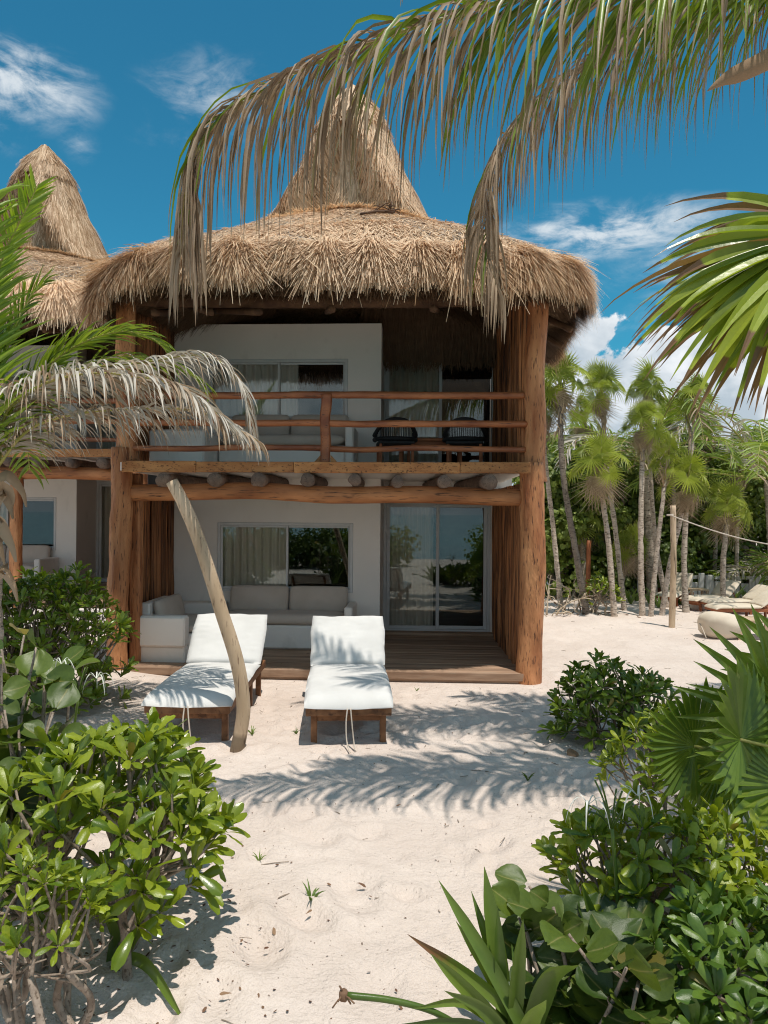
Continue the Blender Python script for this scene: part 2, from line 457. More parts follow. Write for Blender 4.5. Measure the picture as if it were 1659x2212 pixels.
M['naupaka'] = leafmat('glossy_shrub_leaf', (.085, .145, .012), (.30, .355, .028), rough=.27, trans=.30, rib=(.34, .42, .09), ribk=.55, tip=(.42, .32, .12))
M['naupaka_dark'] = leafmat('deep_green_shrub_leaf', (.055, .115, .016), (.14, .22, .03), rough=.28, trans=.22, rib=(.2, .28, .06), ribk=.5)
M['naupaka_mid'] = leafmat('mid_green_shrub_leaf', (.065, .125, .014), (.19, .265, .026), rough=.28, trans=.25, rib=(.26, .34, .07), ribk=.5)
M['seagrape'] = leafmat('sea_grape_leaf', (.035, .07, .010), (.105, .15, .02), rough=.42, trans=.22, rib=(.30, .27, .10), ribk=.8)
M['seagrape_y'] = leafmat('yellowing_sea_grape_leaf', (.15, .135, .03), (.24, .19, .045), rough=.3, trans=.3, rib=(.4, .3, .15), ribk=.7)
M['lily'] = leafmat('strap_leaf', (.06, .115, .02), (.16, .235, .04), rough=.33, trans=.28, rib=(.13, .19, .04), ribk=.3, tip=(.2, .1, .05))
M['petal'] = leafmat('white_petal', (.75, .78, .68), (.85, .86, .8), rough=.5, trans=.3, tcol=(1, 1, .9))
M['fan'] = leafmat('fan_palm_leaf', (.05, .11, .015), (.17, .25, .035), rough=.27, trans=.34, rib=(.24, .28, .06), ribk=.6, tip=(.20, .12, .06))
M['fan_far'] = leafmat('thatch_palm_leaf', (.13, .18, .022), (.37, .42, .07), rough=.40, trans=.40, rib=(.3, .34, .1), ribk=.5, tip=(.40, .33, .2))
M['fan_dry'] = leafmat('dry_fan_leaf', (.30, .22, .14), (.52, .42, .29), rough=.8, trans=.25, tcol=(1, .9, .7))
M['fan_bright'] = leafmat('bright_fan_leaf', (.16, .22, .022), (.36, .43, .06), rough=.3, trans=.38, tip=(.22, .13, .08))
M['frond'] = leafmat('coconut_leaflet', (.10, .165, .02), (.21, .29, .04), rough=.4, trans=.38, rib=(.32, .34, .1), ribk=.35, tip=(.32, .245, .17))
M['frond_lime'] = leafmat('young_coconut_leaflet', (.15, .25, .02), (.31, .42, .045), rough=.38, trans=.42, rib=(.4, .42, .1), ribk=.4, tip=(.4, .3, .2))
M['frond_dry'] = leafmat('dry_coconut_leaflet', (.27, .185, .12), (.46, .35, .24), rough=.7, trans=.28, tcol=(1, .9, .75), rib=(.3, .2, .13), ribk=.4)
M['frond_silver'] = leafmat('bleached_coconut_leaflet', (.40, .36, .30), (.62, .585, .52), rough=.55, trans=.22, tcol=(1, .95, .8), rib=(.45, .38, .25), ribk=.3)
M['rachis'] = mat('frond_rachis', (.26, .28, .06), (.40, .37, .12), ns=5, rough=.5, bump=.2)
M['rachis_dry'] = mat('dry_frond_rachis', (.33, .25, .15), (.42, .33, .2), ns=5, rough=.7, bump=.3)
M['canopy'] = leafmat('sea_grape_canopy_leaf', (.075, .12, .018), (.22, .28, .045), rough=.55, trans=.28)
M['litter'] = leafmat('dry_leaf_litter', (.12, .055, .03), (.30, .19, .11), rough=.85, trans=.1, tcol=(1, .8, .6))
M['mildew'] = mat('weathered_white_board', (.30, .30, .28), (.50, .50, .47), sc=(4, 4, .4), ns=4, rough=.9, bump=.3)
M['sea'] = mat('sea_water', (.01, .20, .24), (.015, .28, .32), ns=.05, rough=.15, bump=.4, bs=1.2, bd=.1)


def glassmat():
    m = bpy.data.materials.new('window_glass'); m.use_nodes = True; k = N(m.node_tree); k.n.clear()
    out = k.new('ShaderNodeOutputMaterial'); g = k.new('ShaderNodeBsdfGlossy'); g.inputs['Roughness'].default_value = .01; g.inputs['Color'].default_value = (.8, .9, .9, 1)
    t = k.new('ShaderNodeBsdfTransparent'); t.inputs['Color'].default_value = (.90, .89, .87, 1)
    mx = k.new('ShaderNodeMixShader'); mx.inputs[0].default_value = .075
    k.link(t.outputs[0], mx.inputs[1]); k.link(g.outputs[0], mx.inputs[2]); k.link(mx.outputs[0], out.inputs[0]); return m


M['glass'] = glassmat()


def sandmat():
    m = bpy.data.materials.new('coral_sand'); m.use_nodes = True; k = N(m.node_tree); k.n.clear()
    out = k.new('ShaderNodeOutputMaterial'); p = k.new('ShaderNodeBsdfPrincipled'); k.link(p.outputs[0], out.inputs[0])
    tc = k.new('ShaderNodeTexCoord').outputs['Object']
    c = k.mix(k.map(k.noise(tc, .9, 5), .35, .65), (.64, .545, .48), (.72, .625, .555))
    c = k.mix(k.map(k.noise(tc, 7, 6, .7), .48, .75, 0, .6), c, (.57, .48, .415))
    c = k.mix(k.map(k.noise(tc, 160, 2), .45, .75, 0, .5), c, (.50, .42, .36))
    # scattered specks of dark organic grit
    v = k.new('ShaderNodeTexVoronoi'); v.inputs['Scale'].default_value = 34; k.link(k.scale(tc, (1, .8, 1)), v.inputs['Vector'])
    sp = k.math('MULTIPLY', k.map(v.outputs['Distance'], .10, .17, 1, 0), k.map(k.noise(tc, 5, 4), .50, .62))
    c = k.mix(k.math('MULTIPLY', sp, .75), c, (.16, .11, .08))
    k.link(c, p.inputs['Base Color']); p.inputs['Roughness'].default_value = .95; p.inputs['Specular IOR Level'].default_value = .1
    h = k.math('ADD', k.math('MULTIPLY', k.noise(tc, 6, 6, .6), 1.0), k.math('MULTIPLY', k.noise(tc, 45, 4, .6), .28))
    b = k.new('ShaderNodeBump'); b.inputs['Strength'].default_value = 1.0; b.inputs['Distance'].default_value = .045
    k.link(h, b.inputs['Height']); k.link(b.outputs[0], p.inputs['Normal']); return m


M['sand'] = sandmat()

# ------------------------------------------------------------------ ground and sea
feet = []
fr_ = np.random.default_rng(11)
for i in range(260):
    feet.append((fr_.uniform(-3.6, 3.2), fr_.uniform(2.3, 9.0), fr_.uniform(0, np.pi), fr_.uniform(.05, .12), fr_.uniform(.016, .042)))
for i in range(130):
    feet.append((fr_.uniform(1.8, 9), fr_.uniform(8.0, 17.0), fr_.uniform(0, np.pi), fr_.uniform(.1, .2), fr_.uniform(.015, .035)))


def ground_z(x, y, fine=False):
    x = np.asarray(x, float); y = np.asarray(y, float)
    z = .045 * fbm(x * .55, y * .55, 3.1, 5, 3) + .016 * fbm(x * 2.6, y * 2.6, 1, 15, 3)
    z = z + .10 * np.exp(-(((x + 4.2) / 1.6) ** 2 + ((y - 9.2) / 1.4) ** 2))
    house = 1 / (1 + np.exp(-(y - 9.0) * 8)) * (1 / (1 + np.exp((x - 1.5) * 8)))
    z = z * (1 - house) + house * -.02 + .08 * house * np.exp(-((x + 3.9) / .5) ** 2)
    z = z + .05 * np.exp(-(((x + 2.2) / 1.3) ** 2 + ((y - 3.3) / 1.0) ** 2)) + .06 * np.exp(-(((x - 2.0) / 1.0) ** 2 + ((y - 4.3) / 1.2) ** 2))
    z = z - np.where(y < -9, (-(y + 9)) * .10, 0)
    if fine:
        for (fx, fy, a, r, d) in feet:
            m = (np.abs(x - fx) < 4 * r) & (np.abs(y - fy) < 4 * r)
            if not m.any(): continue
            dx, dy = x[m] - fx, y[m] - fy; u = dx * math.cos(a) + dy * math.sin(a); v = -dx * math.sin(a) + dy * math.cos(a)
            q = np.sqrt((u / (r * 1.5)) ** 2 + (v / r) ** 2)
            z[m] += (-d * np.exp(-q ** 2 * 1.3) + d * .55 * np.exp(-((q - 1.55) / .45) ** 2)) * (1 - house[m])
        z = z + .006 * fbm(x * 9, y * 9, 2, 25, 3) * (1 - house)
    return z


def axis(lo, flo, fhi, hi, step, g=1.16):
    a = list(np.arange(flo, fhi, step)); s_ = step; x = a[-1]
    while x < hi: s_ *= g; x += s_; a.append(x)
    s_ = step; x = flo; pre = []
    while x > lo: s_ *= g; x -= s_; pre.append(x)
    return np.array(pre[::-1] + a)


xs = axis(-700, -3.9, 3.2, 700, .032); ys = axis(-40, 2.4, 9.6, 1500, .032, 1.09)
X, Y_ = np.meshgrid(xs, ys); Z = ground_z(X, Y_, True)
nx, ny = len(xs), len(ys)
i = np.arange(ny - 1)[:, None] * nx; j = np.arange(nx - 1)[None]
q = np.stack([i + j, i + j + 1, i + nx + j + 1, i + nx + j], -1).reshape(-1, 4)
MB().add(np.stack([X, Y_, Z], -1), q).build('sand_ground', M['sand'], smooth=True, kind='structure')
sb = MB(); box(sb, -700, 700, -900, -13, -1.6, -.9); sb.build('sea', M['sea'], kind='structure')


def gz(x, y): return float(ground_z(np.array([x]), np.array([y]))[0])


# ------------------------------------------------------------------ the house
L = np.array([-1.23, 9.3, 0.0])
house = thing('beach_house', 'two storey white beach house with rust red log posts and a tall thatched spire', 'house', L)
DZ = .12


def part(mb, name, m, parent=house, smooth=False, **kw): return mb.build(name, M[m], parent, smooth, **kw)


def column(x, y, z0, z1, r, seed, bulge=.10, lean=0.0, r1=None, rings=64, parent=house):
    zz = np.linspace(z0, z1, rings); t = np.linspace(0, 1, rings)
    px = x + lean * t + .035 * vnoise(zz * 1.3, seed * 3.3, 0, seed); py = y + .03 * vnoise(zz * 1.2, seed * 5.1, 2, seed + 1)
    rad = r + ((r1 or r) - r) * t
    rad = rad * (1 + .25 * np.exp(-t * 22))
    mb = MB()
    def fn(rr, th, m):
        k = np.zeros_like(rr); rs = np.random.default_rng(seed)
        for _ in range(26):
            a, h, s_, d = rs.uniform(0, 2 * np.pi), rs.uniform(z0, z1), rs.uniform(.06, .2), rs.uniform(-.10, .14) * bulge * 8
            da = np.angle(np.exp(1j * (th[None] - a))); k += d * np.exp(-(da / .5) ** 2 - ((zz[:, None] - h) / s_) ** 2)
        return rr * (1 + np.clip(k, -.22, .3))
    tube(mb, np.stack([px, py, zz], -1), rad, 32, True, bulge, seed, fn=fn, fr=2.6)
    return mb.build('column', M['column'], parent, True)


xr, xl = P(1147, 1300, 9.3)[0], P(253, 1300, 9.3)[0]
column(xr, 9.32, -.15, 2.72, .152, 3, .07, .0)
column(xr + .03, 9.36, 2.5, 4.95, .135, 8, .035, .04, .13)
column(xl, 9.30, -.15, 2.9, .135, 5, .11, .035, .125)
column(xl + .07, 9.38, 2.75, 4.9, .13, 12, .04, .0, .12)
# secondary squared post under the slab, left
b_ = MB(); box(b_, xl + .10, xl + .24, 9.42, 9.56, 0, 2.58, .02); part(b_, 'side_post', 'column')

# deck
dx0, dx1 = xl + .12, xr - .10
nb = 24; yy = np.linspace(9.22, 12.14, nb + 1); rs = random.Random(4)
for k in range(nb):
    cut = [dx0 - .02 + rs.uniform(0, .01), rs.uniform(-2.3, -.6), dx1 + rs.uniform(-.01, .015)]
    for a, b in zip(cut[:-1], cut[1:]):
        m_ = MB(); zt = DZ + rs.uniform(-.003, .003)
        box(m_, a + .002, b - .002, yy[k] + .004, yy[k + 1] - .004, zt - .03, zt, .004); part(m_, 'deck_plank', 'deck')
m_ = MB(); box(m_, dx0, dx1 + .01, 9.20, 9.217, .02, .115, .005)
part(m_, 'deck_fascia', 'deck'); m_ = MB(); box(m_, dx0 + .05, dx1 - .05, 9.24, 12.1, -.1, .085); part(m_, 'deck_base', 'deck')

# front beam, joists, slab, fascia boards
bm = MB(); n = 70; X_ = np.linspace(xl + .13, xr - .1, n)
tube(bm, np.stack([X_, 9.36 + .02 * vnoise(X_ * .8, 3, 0, 4), 2.325 + .035 * vnoise(X_ * .9, 0, 0, 3)], -1), .108, 20, True, .05, 2, fr=2)
part(bm, 'beam', 'log_beam', smooth=True)
jx = [352, 463, 559, 664, 766, 860, 961, 1059]; jr = [.085, .088, .087, .083, .075, .073, .076, .09]
for k, (u, r_) in enumerate(zip(jx, jr)):
    c = P(u, 1036 if k < 5 else 1040, 9.06); z_ = 2.53 - .0 * k; m_ = MB(); y2 = 12.1 if u > 825 else 11.2
    yy_ = np.linspace(9.04 + .03 * math.sin(k * 2.1), y2, 14); xx_ = c[0] - (.05 + .01 * k) * (yy_ - 9) * .6
    tube(m_, np.stack([xx_, yy_, c[2] - .004 + .015 * (yy_ - 9)], -1), r_ * 1.02, 18, True, .10, k + 20, fr=3)
    part(m_, 'joist', 'joist', smooth=True)
m_ = MB(); box(m_, xl + .10, xr - .06, 9.13, 12.4, 2.60, 2.705); part(m_, 'floor_slab', 'plaster')
# curled plaster lip under the slab between joists
cuts = [262, 423, 634, 994, 1147]
for k in range(4):
    a, b = P(cuts[k], 1000, 9.08)[0], P(cuts[k + 1], 1000, 9.08)[0]; m_ = MB()
    box(m_, a + .002, b - .002, 9.075, 9.128, 2.578 + .004 * (k % 2), 2.714 + .006 * (k % 3 == 0), .008)
    o = part(m_, 'fascia_board', 'board')


def wall(parent, x0, x1, y0, y1, z0, z1, holes, m='plaster', name='wall', wob=.012):
    """wall in the xz plane, with rectangular holes; ordered by x"""
    mb = MB(); cx = [x0]
    for (a, b, c, d) in holes:
        box(mb, cx[-1], a, y0, y1, z0, z1); box(mb, a, b, y0, y1, z0, c); box(mb, a, b, y0, y1, d, z1); cx.append(b)
    box(mb, cx[-1], x1, y0, y1, z0, z1)
    return mb.build(name, M[m], parent)


YB, YD = 11.2, 12.1
bx0, bx1 = -3.86, P(821, 1200, YB)[0]
def win_rect(u0, v0, u1, v1, Y): a = P(u0, v1, Y); b = P(u1, v0, Y); return a[0], b[0], a[2], b[2]
W1 = win_rect(469, 1130, 763, 1277, YB); W2 = win_rect(447, 775, 752, 909, YB)
D1 = win_rect(827, 1083, 1060, 1366, YD); D1 = (D1[0], D1[1], .14, D1[3]); D2 = win_rect(826, 755, 1078, 1000, YD); D2 = (D2[0], D2[1], 2.73, D2[3])
wall(house, bx0, bx1, YB, YB + .14, .05, 2.6, [W1]); wall(house, bx0, bx1, YB, YB + .14, 2.705, 4.96, [W2])
m_ = MB(); box(m_, bx1 - .14, bx1, YB + .14, YD + .1, .05, 2.6); box(m_, bx1 - .14, bx1, YB + .14, YD + .1, 2.705, 4.96); part(m_, 'return_wall', 'plaster')
wall(house, bx1, 1.32, YD, YD + .14, .05, 2.6, [D1]); wall(house, bx1, 1.32, YD, YD + .14, 2.705, 4.80, [D2])
m_ = MB(); box(m_, bx0, bx0 + .1, YB + .14, 15.0, -.1, 4.95); box(m_, 1.32, 1.44, YD, 15.0, -.1, 4.8)
box(m_, bx0, 1.44, 15.0, 15.12, -.1, 4.95); part(m_, 'outer_wall', 'plaster')
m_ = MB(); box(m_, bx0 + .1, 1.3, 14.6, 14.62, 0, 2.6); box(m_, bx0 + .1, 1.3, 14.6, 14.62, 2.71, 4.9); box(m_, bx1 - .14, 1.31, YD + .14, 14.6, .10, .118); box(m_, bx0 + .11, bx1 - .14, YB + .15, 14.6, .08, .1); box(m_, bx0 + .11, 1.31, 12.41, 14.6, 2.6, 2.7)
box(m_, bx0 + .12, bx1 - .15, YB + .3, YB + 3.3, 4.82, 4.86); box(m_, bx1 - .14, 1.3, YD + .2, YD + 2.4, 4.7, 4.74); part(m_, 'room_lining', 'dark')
# dark band of thatch over the upper door, shade put into its colour
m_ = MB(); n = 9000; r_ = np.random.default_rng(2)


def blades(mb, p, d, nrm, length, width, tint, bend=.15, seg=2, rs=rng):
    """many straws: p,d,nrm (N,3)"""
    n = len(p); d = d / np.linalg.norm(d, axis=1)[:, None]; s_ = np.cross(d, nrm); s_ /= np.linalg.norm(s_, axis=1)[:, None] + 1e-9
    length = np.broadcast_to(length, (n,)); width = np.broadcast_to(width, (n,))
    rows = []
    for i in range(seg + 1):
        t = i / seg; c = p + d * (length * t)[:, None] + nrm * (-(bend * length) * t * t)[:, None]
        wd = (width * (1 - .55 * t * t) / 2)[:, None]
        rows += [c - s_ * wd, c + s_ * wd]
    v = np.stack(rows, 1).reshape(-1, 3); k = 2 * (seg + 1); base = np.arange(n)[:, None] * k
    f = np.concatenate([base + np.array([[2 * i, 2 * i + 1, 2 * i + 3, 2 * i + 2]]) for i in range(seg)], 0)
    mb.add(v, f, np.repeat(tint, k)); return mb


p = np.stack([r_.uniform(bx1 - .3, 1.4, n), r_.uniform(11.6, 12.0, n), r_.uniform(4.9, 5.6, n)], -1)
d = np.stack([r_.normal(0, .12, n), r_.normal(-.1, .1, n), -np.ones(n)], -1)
blades(m_, p, d, np.tile([0, -1., 0], (n, 1)), r_.uniform(.4, .6, n), .012, r_.uniform(-.8, -.5, n)); part(m_, 'hanging_thatch', 'shade_straw', kind='stuff')

# pole screens
pv = []
for k in range(6):
    m_ = MB(); zz = np.linspace(0, 1, 12)
    tube(m_, np.stack([.012 * vnoise(zz * 4, k, 0, k + 60), .012 * vnoise(zz * 4, k, 5, k + 70), zz], -1), .033, 8, False, .12, k, fr=6)
    pv.append(m_.mesh('screen_pole', M['pole'], smooth=True))
rs = random.Random(9)
for side, xw in ((1, P(1066, 1200, 12.1)[0]), (-1, bx0 + .045)):
    for (z0, z1) in ((DZ, 2.47), (2.71, 5.0)):
        y_ = 9.40; ye = YD if side > 0 else YB
        while y_ < ye - .02:
            s_ = rs.uniform(.75, 1.35); x_ = xw + side * (.10 * (12.1 - y_) / 2.7) + rs.uniform(-.018, .018)
            Mx = Matrix.Translation((x_, y_, z0 + rs.uniform(0, .01))) @ Matrix.Rotation(rs.uniform(0, 6.3), 4, 'Z') @ Matrix.Rotation(rs.uniform(-.008, .008), 4, 'X') @ Matrix.Diagonal((s_, s_, z1 - z0 + rs.uniform(-.03, .0), 1))
            inst('screen_pole', rs.choice(pv), house, Mx); y_ += .060 * s_
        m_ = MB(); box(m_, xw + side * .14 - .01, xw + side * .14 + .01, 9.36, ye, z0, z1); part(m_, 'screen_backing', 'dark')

# windows and sliding doors


def opening(name, R4, Y, split, fw=.045, door=False):
    x0, x1, z0, z1 = R4; x0 += .002; x1 -= .002; z0 += .002; z1 -= .002
    m_ = MB()
    for a, b, c, d in ((x0, x0 + fw, z0, z1), (x1 - fw, x1, z0, z1), (x0 + fw, x1 - fw, z0, z0 + fw), (x0 + fw, x1 - fw, z1 - fw, z1)):
        box(m_, a, b, Y - .012, Y + .09, c, d, .005)
    fo = part(m_, name, 'alu'); ix0, ix1, iz0, iz1 = x0 + fw, x1 - fw, z0 + fw, z1 - fw; xm = ix0 + (ix1 - ix0) * split
    sw = .055 if door else .032
    for k, (a, b, yo) in enumerate(((ix0, xm + sw / 2, .012), (xm - sw / 2, ix1, .048))):
        m_ = MB()
        for q in ((a, a + sw, iz0, iz1), (b - sw, b, iz0, iz1), (a + sw, b - sw, iz0, iz0 + sw), (a + sw, b - sw, iz1 - sw, iz1)):
            box(m_, q[0] + .001, q[1] - .001, Y + yo, Y + yo + .03, q[2] + .001, q[3] - .001, .004)
        s_ = m_.build('sash', M['alu'], fo)
        m_ = MB(); box(m_, a + sw - .004, b - sw + .004, Y + yo + .012, Y + yo + .017, iz0 + sw - .004, iz1 - sw + .004); m_.build('pane', M['glass'], fo)
    return fo


opening('window', W1, YB, .515); opening('window', W2, YB, .51)
opening('sliding_door', D1, YD, .51, .05, True); opening('sliding_door', D2, YD, .50, .05, True)
# lip of plaster round the doors
m_ = MB(); x0, x1, z0, z1 = D1
box(m_, x0 - .06, x0, YD - .03, YD, .13, z1 + .07); box(m_, x1, x1 + .09, YD - .03, YD, .13, z1 + .07); box(m_, x0, x1, YD - .03, YD, z1, z1 + .07); part(m_, 'door_surround', 'plaster')
m_ = MB(); box(m_, bx1 + .02, 1.24, YD - .22, YD - .002, DZ, DZ + .045, .006); part(m_, 'door_step', 'deck')


def curtain(x0, x1, y, z0, z1, m, label, seed=0, amp=.035, fold=.13):
    n = int((x1 - x0) / .012); xs_ = np.linspace(x0, x1, n); nz = 7
    zs_ = np.linspace(z1, z0, nz); X_, Z_ = np.meshgrid(xs_, zs_)
    ph = 2 * np.pi * (xs_ - x0) / fold + 2.0 * vnoise(xs_ * 5, seed, 0, seed)
    Yv = y + amp * np.sin(ph)[None] * (1 + .25 * vnoise(X_ * 6, Z_ * .8, 1, seed)) + .01 * vnoise(X_ * 14, Z_, 2, seed)
    i = np.arange(nz - 1)[:, None] * n; j = np.arange(n - 1)[None]
    q = np.stack([i + j, i + n + j, i + n + j + 1, i + j + 1], -1).reshape(-1, 4)
    mb = MB().add(np.stack([X_, Yv, Z_], -1), q)
    Yt = np.stack([X_, Yv + .004, Z_], -1); mb.add(Yt, q[:, ::-1])
    o = mb.build('curtain', M[m], smooth=True)
    return solo(o, label, 'curtain')


xm1 = W1[0] + (W1[1] - W1[0]) * .5; xm2 = W2[0] + (W2[1] - W2[0]) * .5
curts = [curtain(W1[0] - .03, xm1 + .02, YB + .15, W1[2] - .04, W1[3] + .1, 'curtain', 'grey pleated curtain behind the left pane of the ground floor window', 1),
         curtain(W2[0] - .03, xm2 + .30, YB + .15, W2[2] - .04, W2[3] + .1, 'sheer', 'pale pleated curtain behind the upper floor window', 2),
         curtain(D1[0] + .02, D1[0] + (D1[1] - D1[0]) * .47, YD + .15, D1[2] + .01, D1[3] + .05, 'curtain', 'grey full length curtain inside the ground floor sliding door', 3),
         curtain(D2[0] + .02, D2[0] + (D2[1] - D2[0]) * .49, YD + .15, D2[2] + .01, D2[3] + .05, 'curtain', 'dark grey full length curtain inside the balcony sliding door', 4)]

# masonry benches, ground floor and balcony


def bench(z, lower):
    ax = P(745, 1330, 10.6)[0]; sx0 = bx0 + .12
    m_ = MB(); box(m_, -2.95, ax, 10.52, YB - .003, z, z + .34, .025); part(m_, 'bench_base', 'plaster')
    m_ = MB(); box(m_, ax + .002, ax + .12, 10.45, YB - .003, z, z + .62, .02); part(m_, 'bench_arm', 'plaster')
    if lower:
        m_ = MB(); box(m_, sx0, -2.97, 9.66, 10.9, z, z + .34, .025); part(m_, 'bench_base', 'plaster')
        c0 = P(281, 1345, 9.5)[0]; c1 = P(401, 1345, 9.5)[0]
        m_ = MB(); box(m_, c0, c1, 9.46, 9.656, z + .20, z + .60, .025); part(m_, 'bench_arm', 'plaster')
        m_ = MB(); box(m_, c0 + .02, c1 - .01, 9.50, 9.656, z - .03, z + .198, .02); part(m_, 'bench_plinth', 'plaster')
        m_ = MB(); box(m_, sx0 - .03, sx0 + .12, 9.66, 10.6, z + .36, z + .74, .02); part(m_, 'bench_back', 'plaster')
        m_ = MB(); box(m_, sx0 + .1, -2.96, 10.91, YB - .003, z, z + .60, .02); part(m_, 'corner_table', 'plaster')
    else:
        m_ = MB(); box(m_, sx0, -2.97, 9.9, YB - .003, z, z + .5, .025); part(m_, 'bench_base', 'plaster')
    ups = 'ground floor terrace' if lower else 'balcony'
    x0 = -2.90; xm = (x0 + ax) / 2 - .0; out = []
    for a, b, w_ in ((x0, xm - .006, 'left'), (xm + .006, ax - .01, 'right')):
        m_ = MB(); pillow(m_, (a + b) / 2, YB - .13, z + .66, b - a, .40, .15, rotx(R(78)), 12, 9, .05, int(b * 10), .12)
        out.append(solo(m_.build('back_cushion', M['beige'], smooth=True), f'beige back cushion on the {w_} half of the {ups} bench', 'cushion'))
    m_ = MB(); pillow(m_, (x0 + ax) / 2 - .02, 10.80, z + .425, ax - x0 + .0, .60, .17, None, 14, 14, .03, 3, .05)
    out.append(solo(m_.build('seat_cushion', M['beige'], smooth=True), f'long beige seat cushion on the {ups} bench', 'cushion'))
    if lower:
        m_ = MB(); pillow(m_, -3.33, 10.28, z + .40, .66, 1.16, .14, None, 12, 9, .03, 5, .05)
        out.append(solo(m_.build('seat_cushion', M['beige'], smooth=True), 'beige seat cushion on the short bench along the log screen', 'cushion'))
        m_ = MB(); pillow(m_, sx0 + .21, 10.2, z + .60, .95, .36, .15, rotz(R(90)) @ rotx(R(76)), 12, 9, .05, 6, .1)
        out.append(solo(m_.build('back_cushion', M['beige'], smooth=True), 'beige back cushion leaning on the log screen above the short bench', 'cushion'))
    return out


cush = bench(DZ, True); cush2 = bench(2.705, False)
# balcony rails and middle post
for v_, s_ in ((854, 1), (914, 2), (969, 3)):
    z_ = P(900, v_, 9.3)[2]; X_ = np.linspace(xl + .12, xr - .06, 60); m_ = MB()
    tube(m_, np.stack([X_, 9.33 + .02 * vnoise(X_ * 1.1, s_, 0, s_), z_ + .014 * vnoise(X_ * 1.3, s_, 3, s_ + 9)], -1), [.046, .043, .038][s_ - 1], 14, True, .09, s_ + 40, fr=3)
    part(m_, 'rail', 'log_rail', smooth=True)
xp = P(704, 900, 9.3)[0]; zz = np.linspace(2.70, 3.585, 30); m_ = MB()
tube(m_, np.stack([xp + .015 * vnoise(zz * 4, 1, 0, 2), 9.31 + 0 * zz, zz], -1), .062 + .008 * (zz - 2.7), 16, True, .1, 77, fr=4); part(m_, 'rail_post', 'log_rail', smooth=True)
for s_ in (-1, 1):
    m_ = MB(); x_ = xp + s_ * .06
    m_.add([[x_, 9.30, 2.712], [x_ + s_ * .10, 9.30, 2.712], [x_, 9.30, 2.82], [x_, 9.34, 2.712], [x_ + s_ * .10, 9.34, 2.712], [x_, 9.34, 2.82]], [(0, 1, 2), (3, 5, 4), (0, 3, 4, 1), (1, 4, 5, 2), (0, 2, 5, 3)])
    part(m_, 'rail_bracket', 'board')
# ------------------------------------------------------------------ thatched roof
RC = np.array([-1.10, 11.25]); AX, AY = 3.14, 2.86
PZ = np.array([6.04, 6.45, 6.88, 7.23, 7.6, 8.08, 8.33, 8.47, 8.58]); PR = np.array([1.50, 1.17, .96, .77, .63, .42, .23, .09, .01])


def radial(ph, a, b, n): return (np.abs(np.cos(ph) / a) ** n + np.abs(np.sin(ph) / b) ** n) ** (-1 / n)


def slope(ph, s):
    s = np.asarray(s, float); ph = np.asarray(ph, float) + 0 * s
    a = AX + (1.34 - AX) * s; b = AY + (1.30 - AY) * s; n = 4.2 + (2.1 - 4.2) * np.clip(s * 1.3, 0, 1)
    r = radial(ph, a, b, n) + .05 * vnoise(np.cos(ph) * 6, np.sin(ph) * 6, s * 2, 3) * (1 - s)
    z = 5.07 + 1.06 * np.clip(s, 0, 1) ** .74 + .05 * vnoise(np.cos(ph) * 4, np.sin(ph) * 4, s * 4, 6) - .10 * np.exp(-s * 16)
    return np.stack([RC[0] + r * np.cos(ph), RC[1] + r * np.sin(ph), z], -1)


def spire(ph, t):
    t = np.asarray(t, float); ph = np.asarray(ph, float) + 0 * t
    z = PZ[0] + t * (PZ[-1] - PZ[0]); r = np.interp(z, PZ, PR)
    dp = np.abs(np.angle(np.exp(1j * (ph + np.pi / 2 + .10))))
    wd = np.interp(z, [6.1, 6.6, 7.4, 8.0, 8.2], [.95, .78, .55, .30, .02])
    k = np.clip((wd - dp) / .16, 0, 1); k = k * k * (3 - 2 * k)
    hood = np.exp(-((dp - wd) / .13) ** 2) * np.clip((8.3 - z) * 1.5, 0, 1)
    r = r * (1 - .62 * k * np.clip((z - 6.08) * 2.2, 0, 1)) + .07 * hood + .02 * vnoise(np.cos(ph) * 5, np.sin(ph) * 5, z * 2, 8)
    return np.stack([RC[0] - .02 + r * np.cos(ph), RC[1] + r * .95 * np.sin(ph), z], -1)


def grid(fn, ph0, ph1, t0, t1, n, m, mb, tint=0):
    ph = np.linspace(ph0, ph1, n); t = np.linspace(t0, t1, m); P_, T_ = np.meshgrid(ph, t)
    v = fn(P_.ravel(), T_.ravel()); i = np.arange(m - 1)[:, None] * n; j = np.arange(n - 1)[None]
    mb.add(v, np.stack([i + j, i + j + 1, i + n + j + 1, i + n + j], -1).reshape(-1, 4), tint)


def edge_fn(ph, t):        # t 0..1: round the thick eave edge, then up the inside
    o = slope(ph, np.zeros_like(t)); c = np.array([RC[0], RC[1], 0]); d = o - c; d[:, 2] = 0; L_ = np.linalg.norm(d, axis=1)[:, None]; d /= L_
    inn = np.interp(t, [0, .2, .4, 1], [.0, .02, .26, 3.2]); dz = np.interp(t, [0, .2, .4, 1], [0, -.16, -.20, .85])
    inn = np.minimum(inn, L_[:, 0] - .05)
    return o - d * inn[:, None] + np.stack([0 * t, 0 * t, dz], -1)


TP = 2 * np.pi
m_ = MB(); grid(slope, 0, TP, .0, 1, 181, 22, m_); grid(spire, 0, TP, 0, 1, 121, 34, m_); grid(edge_fn, 0, TP, 0, 1, 181, 16, m_)
roof = part(m_, 'roof', 'thatchbase', smooth=True)
rg = np.random.default_rng(21)


def phis(n, front=.78):
    """azimuths, mostly on the sides the terrace shows"""
    k = rg.random(n) < front
    return np.where(k, rg.uniform(-np.pi - .35, .42, n), rg.uniform(0, TP, n))


